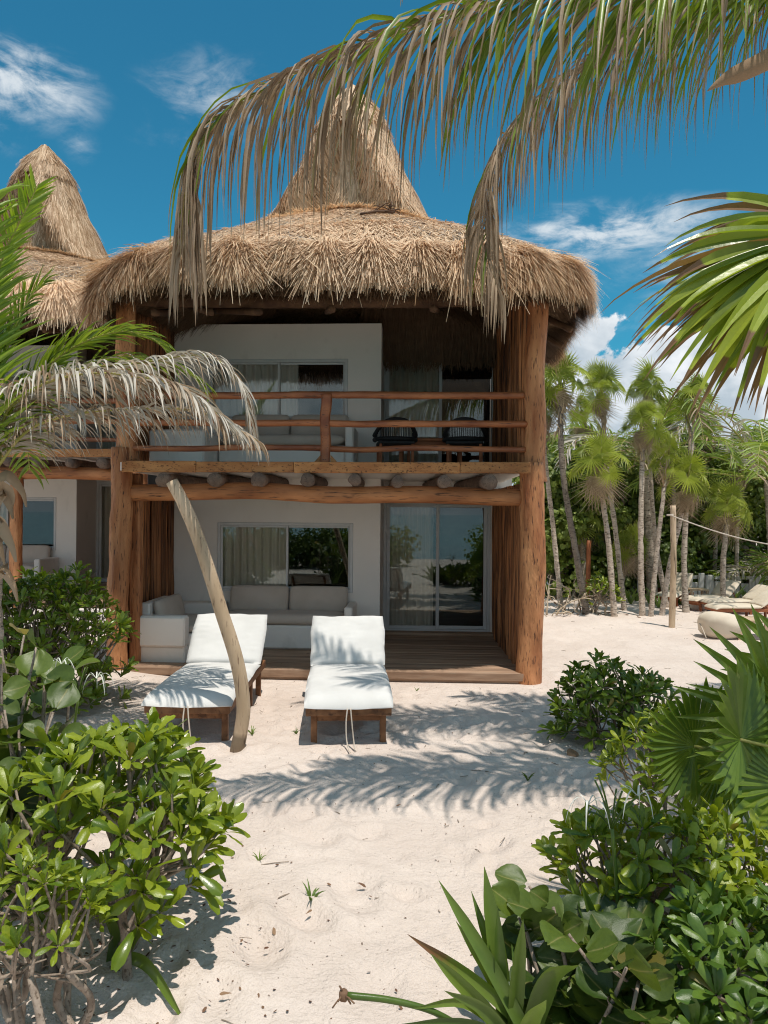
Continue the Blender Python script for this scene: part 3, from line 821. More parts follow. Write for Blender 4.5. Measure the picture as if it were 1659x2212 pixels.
def surf_frame(fn, ph, t, dt):
    p = fn(ph, t); e = 1e-3
    du = fn(ph + e, t) - p; dv = fn(ph, t + (e if dt > 0 else -e)) - p
    if dt < 0: dv = -dv
    du /= np.linalg.norm(du, axis=1)[:, None] + 1e-12; dv /= np.linalg.norm(dv, axis=1)[:, None] + 1e-12
    n = np.cross(du, dv); n /= np.linalg.norm(n, axis=1)[:, None] + 1e-12
    return p, du, dv, n


def clump(ph, t, k=9): return vnoise(np.cos(ph) * k, np.sin(ph) * k, t * k * .7, 31)


mb = MB(); n = 88000; ph = phis(n); s_ = rg.random(n) ** .85 * 1.04 - .0
s_ = np.clip(s_, 0, 1); p, du, dv, nn = surf_frame(slope, ph, s_, 1)
lat = rg.normal(0, 1.1, n) + .9 * clump(ph, s_, 22); d = -dv + du * lat[:, None] + nn * rg.uniform(-.05, .30, n)[:, None]
blades(mb, p + nn * rg.uniform(0, .05, n)[:, None], d, nn, rg.uniform(.07, .24, n), rg.uniform(.007, .015, n), rg.normal(.0, .42, n) + 1.7 * ((clump(ph, s_, 5) > .15) & (rg.random(n) < .35)) + .18 * clump(ph, s_, 20), .12)
# spire
n = 52000; ph = phis(n, .85); t = rg.random(n) ** 1.25; p, du, dv, nn = surf_frame(spire, ph, t, 1)
lat = rg.normal(0, .16, n) + .35 * clump(ph, t, 8); d = -dv + du * lat[:, None] + nn * rg.uniform(-.02, .07, n)[:, None]
blades(mb, p + nn * rg.uniform(0, .04, n)[:, None], d, nn, rg.uniform(.18, .45, n), rg.uniform(.009, .017, n), rg.normal(-.1, .36, n) + .15 * clump(ph, t, 9), .1)
mb.build('thatch', M['straw'], roof, kind='stuff', label='short jumbled straw covering the slope and spire')
# eave fringe: bundles fanning out from their knots
mb = MB(); n = 82000; ph = phis(n, .82)
per = 34.0; ph = ph; cell = np.floor(ph * per / TP + .5 * vnoise(np.cos(ph) * 3, np.sin(ph) * 3, 0, 4)); fr_u = ph * per / TP - np.floor(ph * per / TP)
lay = rg.random(n)
s0 = (1 - lay) * .085 * rg.uniform(.3, 1, n)
p, du, dv, nn = surf_frame(slope, ph, s0, 1)
out = -dv.copy(); out[:, 2] = 0; out /= np.linalg.norm(out, axis=1)[:, None]
hv = vnoise(cell * 1.7, 3.3, 0, 9); splay = (fr_u - .5) * (2.0 + .9 * hv) + rg.normal(0, .16, n) + .7 * hv
drop = rg.uniform(.05, 1.2, n) + lay * .75
d = out * 1.0 + du * splay[:, None] * .75 + np.array([0, 0, -1.0]) * drop[:, None]
left = np.clip((-(p[:, 0] + 3.55)) * 2.5, 0, 1) * (p[:, 1] < 9.6)
ln = rg.uniform(.20, .33, n) * (1 + .45 * hv) * (1 + .9 * left) * np.where(rg.random(n) < .04, 1.5, 1)
p = p + nn * (rg.uniform(-.02, .05, n) + .07 * np.cos((fr_u - .5) * np.pi) + .02 * hv)[:, None] - np.array([0, 0, 1]) * (lay * .12)[:, None]
tt = rg.normal(.03, .42, n) + .2 * hv - .6 * (np.abs(fr_u - .5) > .44)  # darker between bundles: gap shade put into the straw tint
blades(mb, p, d, out + np.array([0, 0, .5]), ln, rg.uniform(.007, .014, n), tt, .22)
mb.build('eave_fringe', M['straw'], roof, kind='stuff', label='shaggy fanned straw bundles along the eave'); mb = MB()
# rows hanging under the edge and up the inner face
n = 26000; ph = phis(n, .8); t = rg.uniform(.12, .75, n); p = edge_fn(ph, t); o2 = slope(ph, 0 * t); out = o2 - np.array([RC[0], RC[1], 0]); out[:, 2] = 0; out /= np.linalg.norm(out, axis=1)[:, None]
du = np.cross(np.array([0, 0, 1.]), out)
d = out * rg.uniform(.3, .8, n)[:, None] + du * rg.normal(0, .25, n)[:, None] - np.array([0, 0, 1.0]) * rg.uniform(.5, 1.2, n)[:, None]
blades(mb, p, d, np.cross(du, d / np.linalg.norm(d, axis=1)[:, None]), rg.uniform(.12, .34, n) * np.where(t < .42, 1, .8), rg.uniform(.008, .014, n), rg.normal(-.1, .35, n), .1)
mb.build('underside_thatch', M['shade_straw'], roof, kind='stuff', label='straw under the eave, coloured darker for its shade')
# rafters seen under the eave corners
for k, (x0, y0, x1, y1) in enumerate(((1.25, 10.2, 1.95, 9.9), (1.25, 11.0, 2.0, 10.8), (1.2, 9.5, 1.8, 8.9), (1.25, 12.0, 2.0, 11.9), (-3.3, 10.3, -2.6, 8.9), (-3.6, 10.6, -3.3, 8.9), (-3.0, 10.5, -2.0, 8.9), (-1.4, 10.6, -1.1, 8.8), (.2, 10.6, .1, 8.8))):
    m_ = MB(); tube(m_, spline([[x0, y0, 4.98], [x1, y1, 4.52]], 8), .045, 8, True, .1, k); m_.build('rafter', M['rafter'], roof, True)
for k, y_ in enumerate((9.42,)):
    m_ = MB(); X_ = np.linspace(xl, xr + .25, 30); tube(m_, np.stack([X_, y_ + 0 * X_, 4.80 + .02 * vnoise(X_, 0, 0, 5)], -1), .08, 12, True, .08, 9); m_.build('eave_beam', M['rafter'], roof, True)
# dry branch lying on the roof
m_ = MB()
a = [slope(np.array([-1.42 + .0]), np.array([.62]))[0], slope(np.array([-1.30]), np.array([.72]))[0], slope(np.array([-1.12]), np.array([.88]))[0], slope(np.array([-1.05]), np.array([.98]))[0]]
a = [q + np.array([0, -.05, .06]) for q in a]
tube(m_, spline(a, 22), np.linspace(.014, .03, 22), 6, True, .3, 3)
for k in range(6):
    b0 = spline(a, 22)[21 - k * 2]; tube(m_, spline([b0, b0 + [random.uniform(-.2, .2), -.05, random.uniform(.0, .12)], b0 + [random.uniform(-.3, .3), -.1, random.uniform(-.1, .15)]], 6), .008, 5)
solo(m_.build('fallen_branch', M['rafter'], smooth=True), 'thin dark dry branch lying on the roof below the spire', 'branch')

# ------------------------------------------------------------------ balcony furniture


def chair(cx, cy, z, rot, label):
    t = thing('dining_chair', label, 'chair', (cx, cy, z), 'dark corded chairs on the balcony'); A = rotz(rot); T = np.array([cx, cy, z])
    def bp(mb, *a): box(mb, *a, .006, A, T)
    for sx in (-.22, .22):
        for sy in (-.22, .22):
            m_ = MB(); bp(m_, sx - .02, sx + .02, sy - .02, sy + .02, 0, .33 if sy < 0 else .36); m_.build('leg', M['redwood'], t)
    m_ = MB(); bp(m_, -.25, .25, -.25, .25, .33, .37); m_.build('seat', M['black'], t)
    th = np.linspace(R(-200), R(20), 25)
    for zc, nm in ((.66, 'top_band'), (.40, 'lower_band')):
        m_ = MB(); pts = np.stack([.29 * np.cos(th), .26 * np.sin(th) * -1 * -1, zc - .20 * (np.abs(np.cos(th)) ** 3) * (zc > .5)], -1) @ A.T + T
        tube(m_, pts, .03, 8); m_.build(nm, M['black'], t, True)
    m_ = MB()
    for q in np.linspace(R(-175), R(-5), 34):
        a = np.array([.29 * math.cos(q), .26 * math.sin(q), .39]); b = np.array([.29 * math.cos(q), .26 * math.sin(q), .66 - .2 * abs(math.cos(q)) ** 3])
        tube(m_, np.array([a, b]) @ A.T + T, .006, 4, False)
    m_.build('cord_back', M['black'], t, kind='stuff')
    return t


BZ = 2.707
chA = chair(P(853, 970, 10.3)[0], 10.35, BZ, R(8), 'dark corded chair at the left end of the balcony table')
chB = chair(P(1005, 970, 10.3)[0], 10.35, BZ, R(-6), 'dark corded chair at the right end of the balcony table')
tb = thing('balcony_table', 'low red brown wooden table on the balcony between the two dark corded chairs', 'table', (P(930, 970, 10.6)[0], 10.75, BZ))
tx = tb.location[0]
m_ = MB(); box(m_, tx - .48, tx + .48, 10.45, 11.05, BZ + .40, BZ + .44, .008); m_.build('tabletop', M['redwood'], tb)
m_ = MB(); box(m_, tx - .44, tx + .44, 10.49, 11.01, BZ + .33, BZ + .40); m_.build('apron', M['redwood'], tb)
for sx in (-.42, .42):
    for sy in (10.51, 10.98):
        m_ = MB(); box(m_, tx + sx - .025, tx + sx + .025, sy - .025, sy + .025, BZ, BZ + .33, .004); m_.build('leg', M['redwood'], tb)

# ------------------------------------------------------------------ the neighbour: the same house set back on the left
OFF = Vector((-6.25, 3.2, .42))
nb_ = copy_tree(house); nb_.location = house.location + OFF
nb_['label'] = 'neighbouring white beach house set back at the left edge with a thatched spire'
for c in nb_.children:
    if c.name.startswith('roof'): c.location = Vector(c.location) + Vector((-.25, 0, .12)); c.scale = (1.07, 1, 1.06); c.location.z -= .25
def relabel(o, s):
    c = copy_tree(o); c.location = Vector(c.location) + OFF; c['label'] = s
    return c
for o, s in zip(curts, ('grey pleated curtain behind the ground floor window of the neighbouring house', 'pale curtain behind the upper window of the neighbouring house',
                        'dark curtain inside the sliding door of the neighbouring house', 'curtain inside the balcony door of the neighbouring house')): relabel(o, s)
for o, s in zip(cush[:3], ('beige back cushion on the neighbouring terrace bench, left half', 'beige back cushion on the neighbouring terrace bench beside its white arm', 'beige seat cushion on the neighbouring terrace bench')): relabel(o, s)
npx = P(36, 1100, 12.5)[0]
np_ = thing('terrace_post', 'slim rust red log post before the neighbouring white house at the left edge', 'post', (npx, 12.5, .3))
zz = np.linspace(.25, 2.75, 40); m_ = MB(); tube(m_, np.stack([npx + .02 * vnoise(zz * 2, 1, 0, 3), 12.5 + 0 * zz, zz], -1), .105, 18, True, .05, 5); m_.build('shaft', M['column'], np_, True)
m_ = MB(); box(m_, npx - .14, npx + .14, 12.36, 12.64, .0, .26, .02); m_.build('footing', M['plaster'], np_)
m_ = MB(); box(m_, nb_.location[0] - 3.2, nb_.location[0] + 3.3, 12.35, 18.5, -.3, .41, .01); solo(m_.build('terrace_plinth', M['plaster']), 'low white masonry plinth under the neighbouring house', 'plinth')

# ------------------------------------------------------------------ sun loungers


def lounger(cx, cy, rot, label, group, back=48, hw=.40, wood='teak', cloth='canvas', zf=.30, ties=True, seed=0, ls=1.45, lb=.55, legs=(.12, 1.35)):
    """foot end at local y=0, head at +y"""
    A = rotz(rot); z0 = gz(cx, cy); T = np.array([cx, cy, 0]); t = thing('sun_lounger', label, 'sun lounger', (cx, cy, z0), group)
    def bp(mb, a, b, c, d, e, f, ch=.006, Mx=None): box(mb, a, b, c, d, e, f, ch, A if Mx is None else A @ Mx[0], T + (0 if Mx is None else A @ Mx[1]))
    LN = ls + .55
    for s_ in (-1, 1):
        m_ = MB(); x = s_ * (hw - .045); bp(m_, x - .02, x + .02, .0, LN, zf - .01, zf + .075); m_.build('side_rail', M[wood], t)
        for y in legs + (LN - .1,):
            m_ = MB(); xx = s_ * (hw - .09); bp(m_, xx - .028, xx + .028, y - .03, y + .03, z0 - .06, zf - .011); m_.build('leg', M[wood], t)
    m_ = MB(); bp(m_, -hw + .02, hw - .02, -.032, -.002, zf - .005, zf + .075); m_.build('end_rail', M[wood], t)
    m_ = MB(); bp(m_, -hw + .1, hw - .1, legs[0] - .015, legs[0] + .015, zf - .085, zf - .02); m_.build('cross_rail', M[wood], t)
    k = 0; y = .02
    while y < ls - .06:
        m_ = MB(); bp(m_, -hw + .07, hw - .07, y, y + .06, zf + .05, zf + .074, .004); m_.build('slat', M[wood], t); y += .085
    b = R(back); Mb = (rotx(b), np.array([0, ls, zf + .075]))
    for s_ in (-1, 1):
        m_ = MB(); x = s_ * (hw - .09); bp(m_, x - .018, x + .018, .01, lb + .06, -.03, .0, .004, Mb); m_.build('back_rail', M[wood], t)
    y = .04
    while y < lb + .02:
        m_ = MB(); bp(m_, -hw + .09, hw - .09, y, y + .06, .001, .02, .004, Mb); m_.build('back_slat', M[wood], t); y += .085
    m_ = MB(); L2 = A @ np.array([0, ls + lb * .6 * math.cos(b), zf + .06 + lb * .6 * math.sin(b)]) + T; L3 = A @ np.array([0, ls + .48, zf + .02]) + T
    for s_ in (-1, 1):
        o_ = A @ np.array([s_ * (hw - .13), 0, 0]); tube(m_, [L2 + o_, L3 + o_], .012, 6)
    m_.build('prop', M[wood], t)
    # mattress: two boxed pads with soft edges, foot pad rolls over the end rail
    ma = MB(); th = .088
    def pad(mb, ly, Mx, seed, roll):
        nx_, ny_ = 26, 34; xs_ = np.linspace(-1, 1, nx_); ys_ = np.linspace(0, 1, ny_)
        X_, Y2 = np.meshgrid(xs_, ys_)
        ed = (1 - np.abs(X_) ** 7) * (1 - np.abs(2 * Y2 - 1) ** 14)
        top = th * (.50 + .5 * ed ** .5) + .010 * fbm(X_ * 2.4 + seed, Y2 * 3, 0, seed, 3) + .004 * np.sin(Y2 * 60) * vnoise(X_ * 5, Y2 * 4, 3, seed) * 1.0
        top = top + .012 * (1 - X_ ** 2) * np.sin(Y2 * np.pi)
        bot = th * (.46 - .46 * ed ** .35); px_ = X_ * (hw + .012 * (1 - (2 * Y2 - 1) ** 2) * 1.0) + .008 * vnoise(Y2 * 6, seed, 0, seed) * X_
        py_ = Y2 * ly + .008 * vnoise(X_ * 4, seed, 0, seed + 3) * (2 * Y2 - 1)
        dz = -roll * (1 - np.minimum(1, Y2 / .13)) ** 2 * .06 * (1 - .2 * X_ ** 2)
        vt = np.stack([px_, py_, top + dz], -1).reshape(-1, 3); vb = np.stack([px_, py_, bot + dz], -1).reshape(-1, 3)
        v = np.concatenate([vt, vb]); Rm, Tm = Mx; v = (v @ Rm.T + Tm) @ A.T + T
        i = np.arange(ny_ - 1)[:, None] * nx_; j = np.arange(nx_ - 1)[None]
        q = np.stack([i + j, i + j + 1, i + nx_ + j + 1, i + nx_ + j], -1).reshape(-1, 4); K = nx_ * ny_
        rim = [j_ for j_ in range(nx_)] + [r_ * nx_ + nx_ - 1 for r_ in range(1, ny_)] + [(ny_ - 1) * nx_ + j_ for j_ in range(nx_ - 2, -1, -1)] + [r_ * nx_ for r_ in range(ny_ - 2, 0, -1)]
        rq = np.array([[rim[a_], rim[(a_ + 1) % len(rim)], rim[(a_ + 1) % len(rim)] + K, rim[a_] + K] for a_ in range(len(rim))])
        mb.add(v, [q, q[:, ::-1] + K, rq[:, ::-1]])
    pad(ma, ls + .06, (np.eye(3), np.array([0, -.05, zf + .077])), seed + 1, 1)
    c1_ = label.split(' sun lounger')[0]
    where = label
    mt = ma.build('seat_pad', M[cloth], t, True)
    ma = MB(); pad(ma, lb + .06, (rotx(b), np.array([0, ls + .035, zf + .105])), seed + 2, 0); mb2 = ma.build('back_pad', M[cloth], t, True)
    if ties:
        for s_ in (-.012, .016):
            p0 = A @ np.array([s_ + .0, -.06, zf + .07]) + T; m_ = MB(); gl = gz(p0[0], p0[1] - .1) + .008
            dd = rotz(rot) @ np.array([.05 + s_ * 2, -.10 - abs(s_), 0])
            tube(m_, spline([p0, p0 + [s_ * .8, -.012, -.12], p0 + [s_ * 1.2 + .01, -.012, -.27], [p0[0] + dd[0] * .5, p0[1] + dd[1] * .4, gl], [p0[0] + dd[0], p0[1] + dd[1], gl]], 22), .0065, 6)
            m_.build('tie_cord', M['rope'], t, True)
    return t


f2 = G(750, 1528, .40); h2 = P(751, 1437, 7.94)
NG = 'sun loungers with white mattresses before the house'
lounger(f2[0] + .0, 6.54, math.atan2(-(h2[0] - f2[0]), 1.42), 'white cushioned wooden sun lounger nearer the middle, clear of the leaning post', NG, 46, .40, seed=1, lb=.59)
fa = P(410, 1540, 6.56); ha = P(482, 1437, 7.95)
lounger(fa[0], 6.50, math.atan2(-(ha[0] - fa[0]), 1.45), 'white cushioned wooden sun lounger standing behind the leaning driftwood post', NG, 44, .40, seed=5, lb=.62)

# leaning post
pc = [(510, 1640), (512, 1622), (521, 1575), (526, 1530), (520, 1470), (505, 1405), (478, 1320), (452, 1235), (425, 1155), (395, 1085), (371, 1040)]
pts = np.array([P(u, v, 6.42 - .10 * k / 10) for k, (u, v) in enumerate(pc)]); pts = spline(pts, 60)
lp = thing('leaning_post', 'bleached curved driftwood post leaning over the left sun lounger', 'post', (pts[0][0], pts[0][1], 0)); m_ = MB()
tube(m_, pts, np.interp(np.linspace(0, 1, 60), [0, .1, .3, .7, 1], [.064, .060, .062, .058, .053]), 22, True, .05, 4, fr=2.2, tint=np.where(np.arange(60 * 22 + 2) < 22 * 6, -.55, 0)); m_.build('trunk', M['driftwood'], lp, True)
# ------------------------------------------------------------------ foliage kit


def leaf_v(kind, seed, L=1.0):
    """unit leaf along +Y, facing +Z: returns verts, quads, tint, rib"""
    r = np.random.default_rng(seed)
    if kind == 'naupaka':
        n = 7; t = np.linspace(0, 1, n); wd = np.interp(t, [0, .12, .35, .6, .78, .9, 1], [.022, .045, .095, .15, .18, .165, .07])
        bend = r.uniform(-.10, .42); roll = r.uniform(.12, .5); cup = r.uniform(.1, .35)
        y = t * (1 - .12 * abs(bend)); z = .10 * np.sin(t * np.pi) * cup - bend * t ** 2.4
        cols = np.array([-1, -.5, 0, .5, 1])
        rollv = roll * np.interp(t, [0, .5, 1], [.4, .6, 1.2])[:, None] * wd[:, None] * cols[None] ** 2 * (1 if r.random() > .35 else -1)
        x = wd[:, None] * cols[None] * (1 - .15 * roll * cols[None] ** 2); yy_ = y[:, None] + 0 * x; zz_ = z[:, None] + rollv
        wv = .02 * np.sin(t * 14 + r.uniform(0, 6))[:, None] * np.abs(cols)[None]
        v = np.stack([x, yy_, zz_ + wv], -1).reshape(-1, 3); c = 5
        rib = (np.abs(cols)[None] < .1) * np.linspace(1, .6, n)[:, None]; tint = np.zeros((n, c))
    elif kind == 'seagrape':
        n, c = 7, 9; t = np.linspace(0, 1, n); y0 = .5
        wd = np.sqrt(np.maximum(0, 1 - (2 * (t - .5)) ** 2)) * .54; wd[0] = .10; wd[-1] = .10
        wd[1] = .40; wd[-2] = .36
        cols = np.linspace(-1, 1, c); x = wd[:, None] * cols[None]; yy_ = t[:, None] + 0 * x - .06 * (t[:, None] < .05) * np.abs(cols[None])
        sad = r.uniform(-.5, .5); cup = r.uniform(.1, .9); tw = r.uniform(-.4, .4)
        zz_ = cup * x ** 2 + sad * (yy_ - .5) ** 2 + tw * x * (yy_ - .5) + .025 * np.sin(cols[None] * 7 + t[:, None] * 5 + r.uniform(0, 6)) - .02 * (np.abs(cols[None]) < .1)
        v = np.stack([x, yy_, zz_], -1).reshape(-1, 3); rib = np.maximum((np.abs(cols)[None] < .1) * 1.0, 0 * np.arange(n)[:, None]); tint = np.zeros((n, c)) + 0 * x
    elif kind == 'disc':
        a = np.linspace(0, 2 * np.pi, 7)[:-1]; v = np.stack([.5 * np.cos(a), .5 + .5 * np.sin(a), .12 * np.cos(2 * a + seed)], -1)
        v = np.concatenate([v, [[0, .5, 0]]]); q = np.array([[6, i, (i + 1) % 6] for i in range(6)]); return v, q, np.zeros(7), np.zeros(7)
    i = np.arange(n - 1)[:, None] * c; j = np.arange(c - 1)[None]
    q = np.stack([i + j, i + j + 1, i + c + j + 1, i + c + j], -1).reshape(-1, 4)
    return v, q, tint.ravel(), np.broadcast_to(rib, (n, c)).astype(float).ravel()


def leaf_mesh(kind, seed, m):
    v, q, t, r = leaf_v(kind, seed); mb = MB(); mb.add(v, [q], t, r); return mb.mesh('leaf', M[m], smooth=True)


LV = {k: [leaf_v(k, s) for s in range(8)] for k in ('naupaka', 'seagrape', 'disc')}
LM = {}
def lmeshes(kind, m):
    if (kind, m) not in LM: LM[(kind, m)] = [leaf_mesh(kind, s, m) for s in range(8)]
    return LM[(kind, m)]


def orient(d, up):
    d = np.asarray(d, float); d = d / (np.linalg.norm(d) + 1e-9); x = np.cross(d, up); x /= np.linalg.norm(x) + 1e-9; z = np.cross(x, d)
    return np.stack([x, d, z], 1)


def place_leaves(parent, leaves, kind, m, cap=300, score=None):
    """leaves: list of (pos, dir, up, scale). The most visible become children, the rest one stuff part"""
    cam_ = np.array([0, 0, CAMZ])
    ls = sorted(leaves, key=score or (lambda l: np.linalg.norm(l[0] - cam_) - 1.2 * l[0][2]))
    ms = lmeshes(kind, m)
    for l in ls[:cap]:
        Rm = orient(l[1], l[2]) * l[3]; Mx = Matrix(((Rm[0, 0], Rm[0, 1], Rm[0, 2], l[0][0]), (Rm[1, 0], Rm[1, 1], Rm[1, 2], l[0][1]), (Rm[2, 0], Rm[2, 1], Rm[2, 2], l[0][2]), (0, 0, 0, 1)))
        inst('leaf', (lmeshes(kind, 'seagrape_y') if kind == 'naupaka' and m != 'litter' and rng.random() < .02 else ms)[rng.integers(8)], parent, Mx)
    if len(ls) > cap:
        mb = MB()
        for l in ls[cap:]:
            v, q, t, r = LV[kind][rng.integers(8)]; mb.add(v @ (orient(l[1], l[2]) * l[3]).T + l[0], [q], float(rng.uniform(-.3, .5)), r)
        mb.build('inner_leaves', M[m], parent, True, kind='stuff')


def shrub(label, cx, cy, rx, ry, h, nros, leaf, m='naupaka', seed=0, per=(8, 13), cap=300, stems=9, stem_m='twig', lean=(0, 0), bare=.35, name='naupaka_shrub', group=None, rad=.013, z_lo=.35, nolow=None):
    r = np.random.default_rng(seed); z0 = gz(cx, cy); t = thing(name, label, 'shrub', (cx, cy, z0), group)
    tips = []; tries = 0
    while len(tips) < nros and tries < nros * 60:
        tries += 1
        a, q = r.uniform(0, TP), math.sqrt(r.random()); x, y = cx + rx * q * math.cos(a), cy + ry * q * math.sin(a)
        top = h * (1 - .45 * q ** 3) * (1 + .16 * vnoise(x * 3, y * 3, 0, seed))
        z = z0 + top * (1 - (r.random() ** 2.2) * (1 - z_lo)); p = np.array([x, y, float(z)])
        if all(np.linalg.norm(p - b) > leaf * .62 for b in tips[-90:]): tips.append(p)
    bases = [np.array([cx + rx * .55 * r.uniform(-1, 1), cy + ry * .55 * r.uniform(-1, 1), 0]) for _ in range(stems)]
    for b in bases: b[2] = gz(b[0], b[1]) - .03
    nodes = []
    mb = MB()
    for b in bases:
        near = [p for p in tips if np.linalg.norm((p - b)[:2]) < max(rx, ry) * .8] or tips
        mid = np.mean([near[r.integers(len(near))] for _ in range(3)], axis=0); mid = b + (mid - b) * r.uniform(.45, .65); mid[:2] += r.normal(0, .05, 2)
        path = spline([b, b + (mid - b) * .45 + np.append(r.normal(0, .05, 2), 0), mid], 12)
        tube(mb, path, np.linspace(rad * 1.5, rad, 12), 7, True, .25, int(r.integers(99)), fr=9); nodes += [path[7], path[9], path[11]]
    nodes = np.array(nodes)
    for p in tips:
        k = np.argsort(np.linalg.norm(nodes - p, axis=1) + .4 * np.maximum(0, nodes[:, 2] - p[2]))[r.integers(2)]
        c = (nodes[k] + p) / 2 + r.normal(0, .04, 3) + [0, 0, -.03]
        tube(mb, spline([nodes[k], c, p], 7), np.linspace(rad * .6, rad * .38, 7), 5, False, .2, 3)
    for _ in range(int(stems * 1.2)):       # bare dead twigs
        b = nodes[r.integers(len(nodes))]; e = b + np.array([r.normal(0, .16), r.normal(0, .16), r.uniform(-.15, .22)]); tube(mb, spline([b, (b + e) / 2 + r.normal(0, .03, 3), e], 6), np.linspace(rad * .5, rad * .2, 6), 5)
    mb.build('stems', M[stem_m], t, True, kind='stuff')
    lv = []; ctr = np.array([cx, cy, z0 + h * .25])
    for p in tips:
        ax = (p - ctr) / np.array([rx, ry, h]); ax = ax / (np.linalg.norm(ax) + 1e-6) * .75 + [0, 0, .85] + r.normal(0, .18, 3); ax /= np.linalg.norm(ax)
        n = r.integers(*per); a0 = r.uniform(0, TP); X1 = np.cross(ax, [0.3, .9, .2]); X1 /= np.linalg.norm(X1); Y1 = np.cross(ax, X1)
        for k in range(n):
            a = a0 + k * 2.4; el = r.uniform(.30, 1.2) if k > 2 else r.uniform(.95, 1.4)
            rad_ = math.cos(a) * X1 + math.sin(a) * Y1; d = rad_ * math.cos(el) + ax * math.sin(el); up = ax * math.cos(el) - rad_ * math.sin(el)
            up = up + r.normal(0, .22, 3)
            lv.append((p - ax * r.uniform(0, .10) * leaf * 2 + d * .01, d + r.normal(0, .08, 3), up, leaf * r.uniform(.62, 1.12) * (1 if el < .9 else .8)))
    place_leaves(t, lv, 'naupaka', m, cap); return t


def seagrape(label, cx, cy, h, n_br, leaf, seed, cap=300, spread=.5, m='seagrape', yellow=3, per=(5, 8), dirs=None, group=None):
    r = np.random.default_rng(seed); z0 = gz(cx, cy); t = thing('sea_grape_bush', label, 'shrub', (cx, cy, z0), group); mb = MB(); lv = []; ye = []
    for k in range(n_br):
        a = r.uniform(0, TP) if dirs is None else r.uniform(*dirs); q = spread * r.uniform(.3, 1); b = np.array([cx + .12 * r.normal(), cy + .12 * r.normal(), z0 - .03])
        e = np.array([cx + q * math.cos(a), cy + q * math.sin(a), z0 + h * r.uniform(.45, 1)]); path = spline([b, b + (e - b) * .5 + [0, 0, .06 * r.normal()] + r.normal(0, .04, 3), e], 14)
        tube(mb, path, np.linspace(.013, .006, 14), 6, True, .15, k)
        for j in range(r.integers(*per)):
            i = 13 - j * 2 if j * 2 < 12 else 3; p = path[max(i, 2)]; aa = a + j * 2.1 + r.normal(0, .5)
            d = np.array([math.cos(aa), math.sin(aa), r.uniform(-.1, .9)]); up = np.array([-.3 * math.cos(aa), -.3 * math.sin(aa), .7]) + r.normal(0, .35, 3) + np.array([0, -.45, 0])
            q_ = p + d * .02; (ye if (j == 0 and k < yellow) else lv).append((q_, d, up, leaf * r.uniform(.6, 1.12)))
    mb.build('branches', M['twig'], t, True, kind='stuff'); place_leaves(t, lv, 'seagrape', m, cap)
    if ye: place_leaves(t, ye, 'seagrape', 'seagrape_y', cap)
    return t


def ribbon(mb, pts, wd, side, fold=.25, tint=0.0, rib=True, flat=False):
    pts = np.asarray(pts); n = len(pts); t, _, _ = frames(pts) if n > 2 else (np.gradient(pts, axis=0), 0, 0)
    side = np.broadcast_to(np.asarray(side, float), pts.shape); s_ = side - t * np.sum(side * t, 1)[:, None]; s_ /= np.linalg.norm(s_, axis=1)[:, None] + 1e-9
    up = np.cross(s_, t); w_ = np.asarray(wd)[:, None] / 2
    v = np.stack([pts - s_ * w_ + up * w_ * fold, pts - up * w_ * fold * .2, pts + s_ * w_ + up * w_ * fold], 1).reshape(-1, 3)
    i = np.arange(n - 1)[:, None] * 3; j = np.arange(2)[None]
    q = np.stack([i + j, i + j + 1, i + 4 + j, i + 3 + j], -1).reshape(-1, 4)
    tt = np.repeat(np.broadcast_to(tint, (n,)), 3); rb = np.tile([0, 1.0, 0], n) if rib else 0.0
    mb.add(v, q, tt, rb)


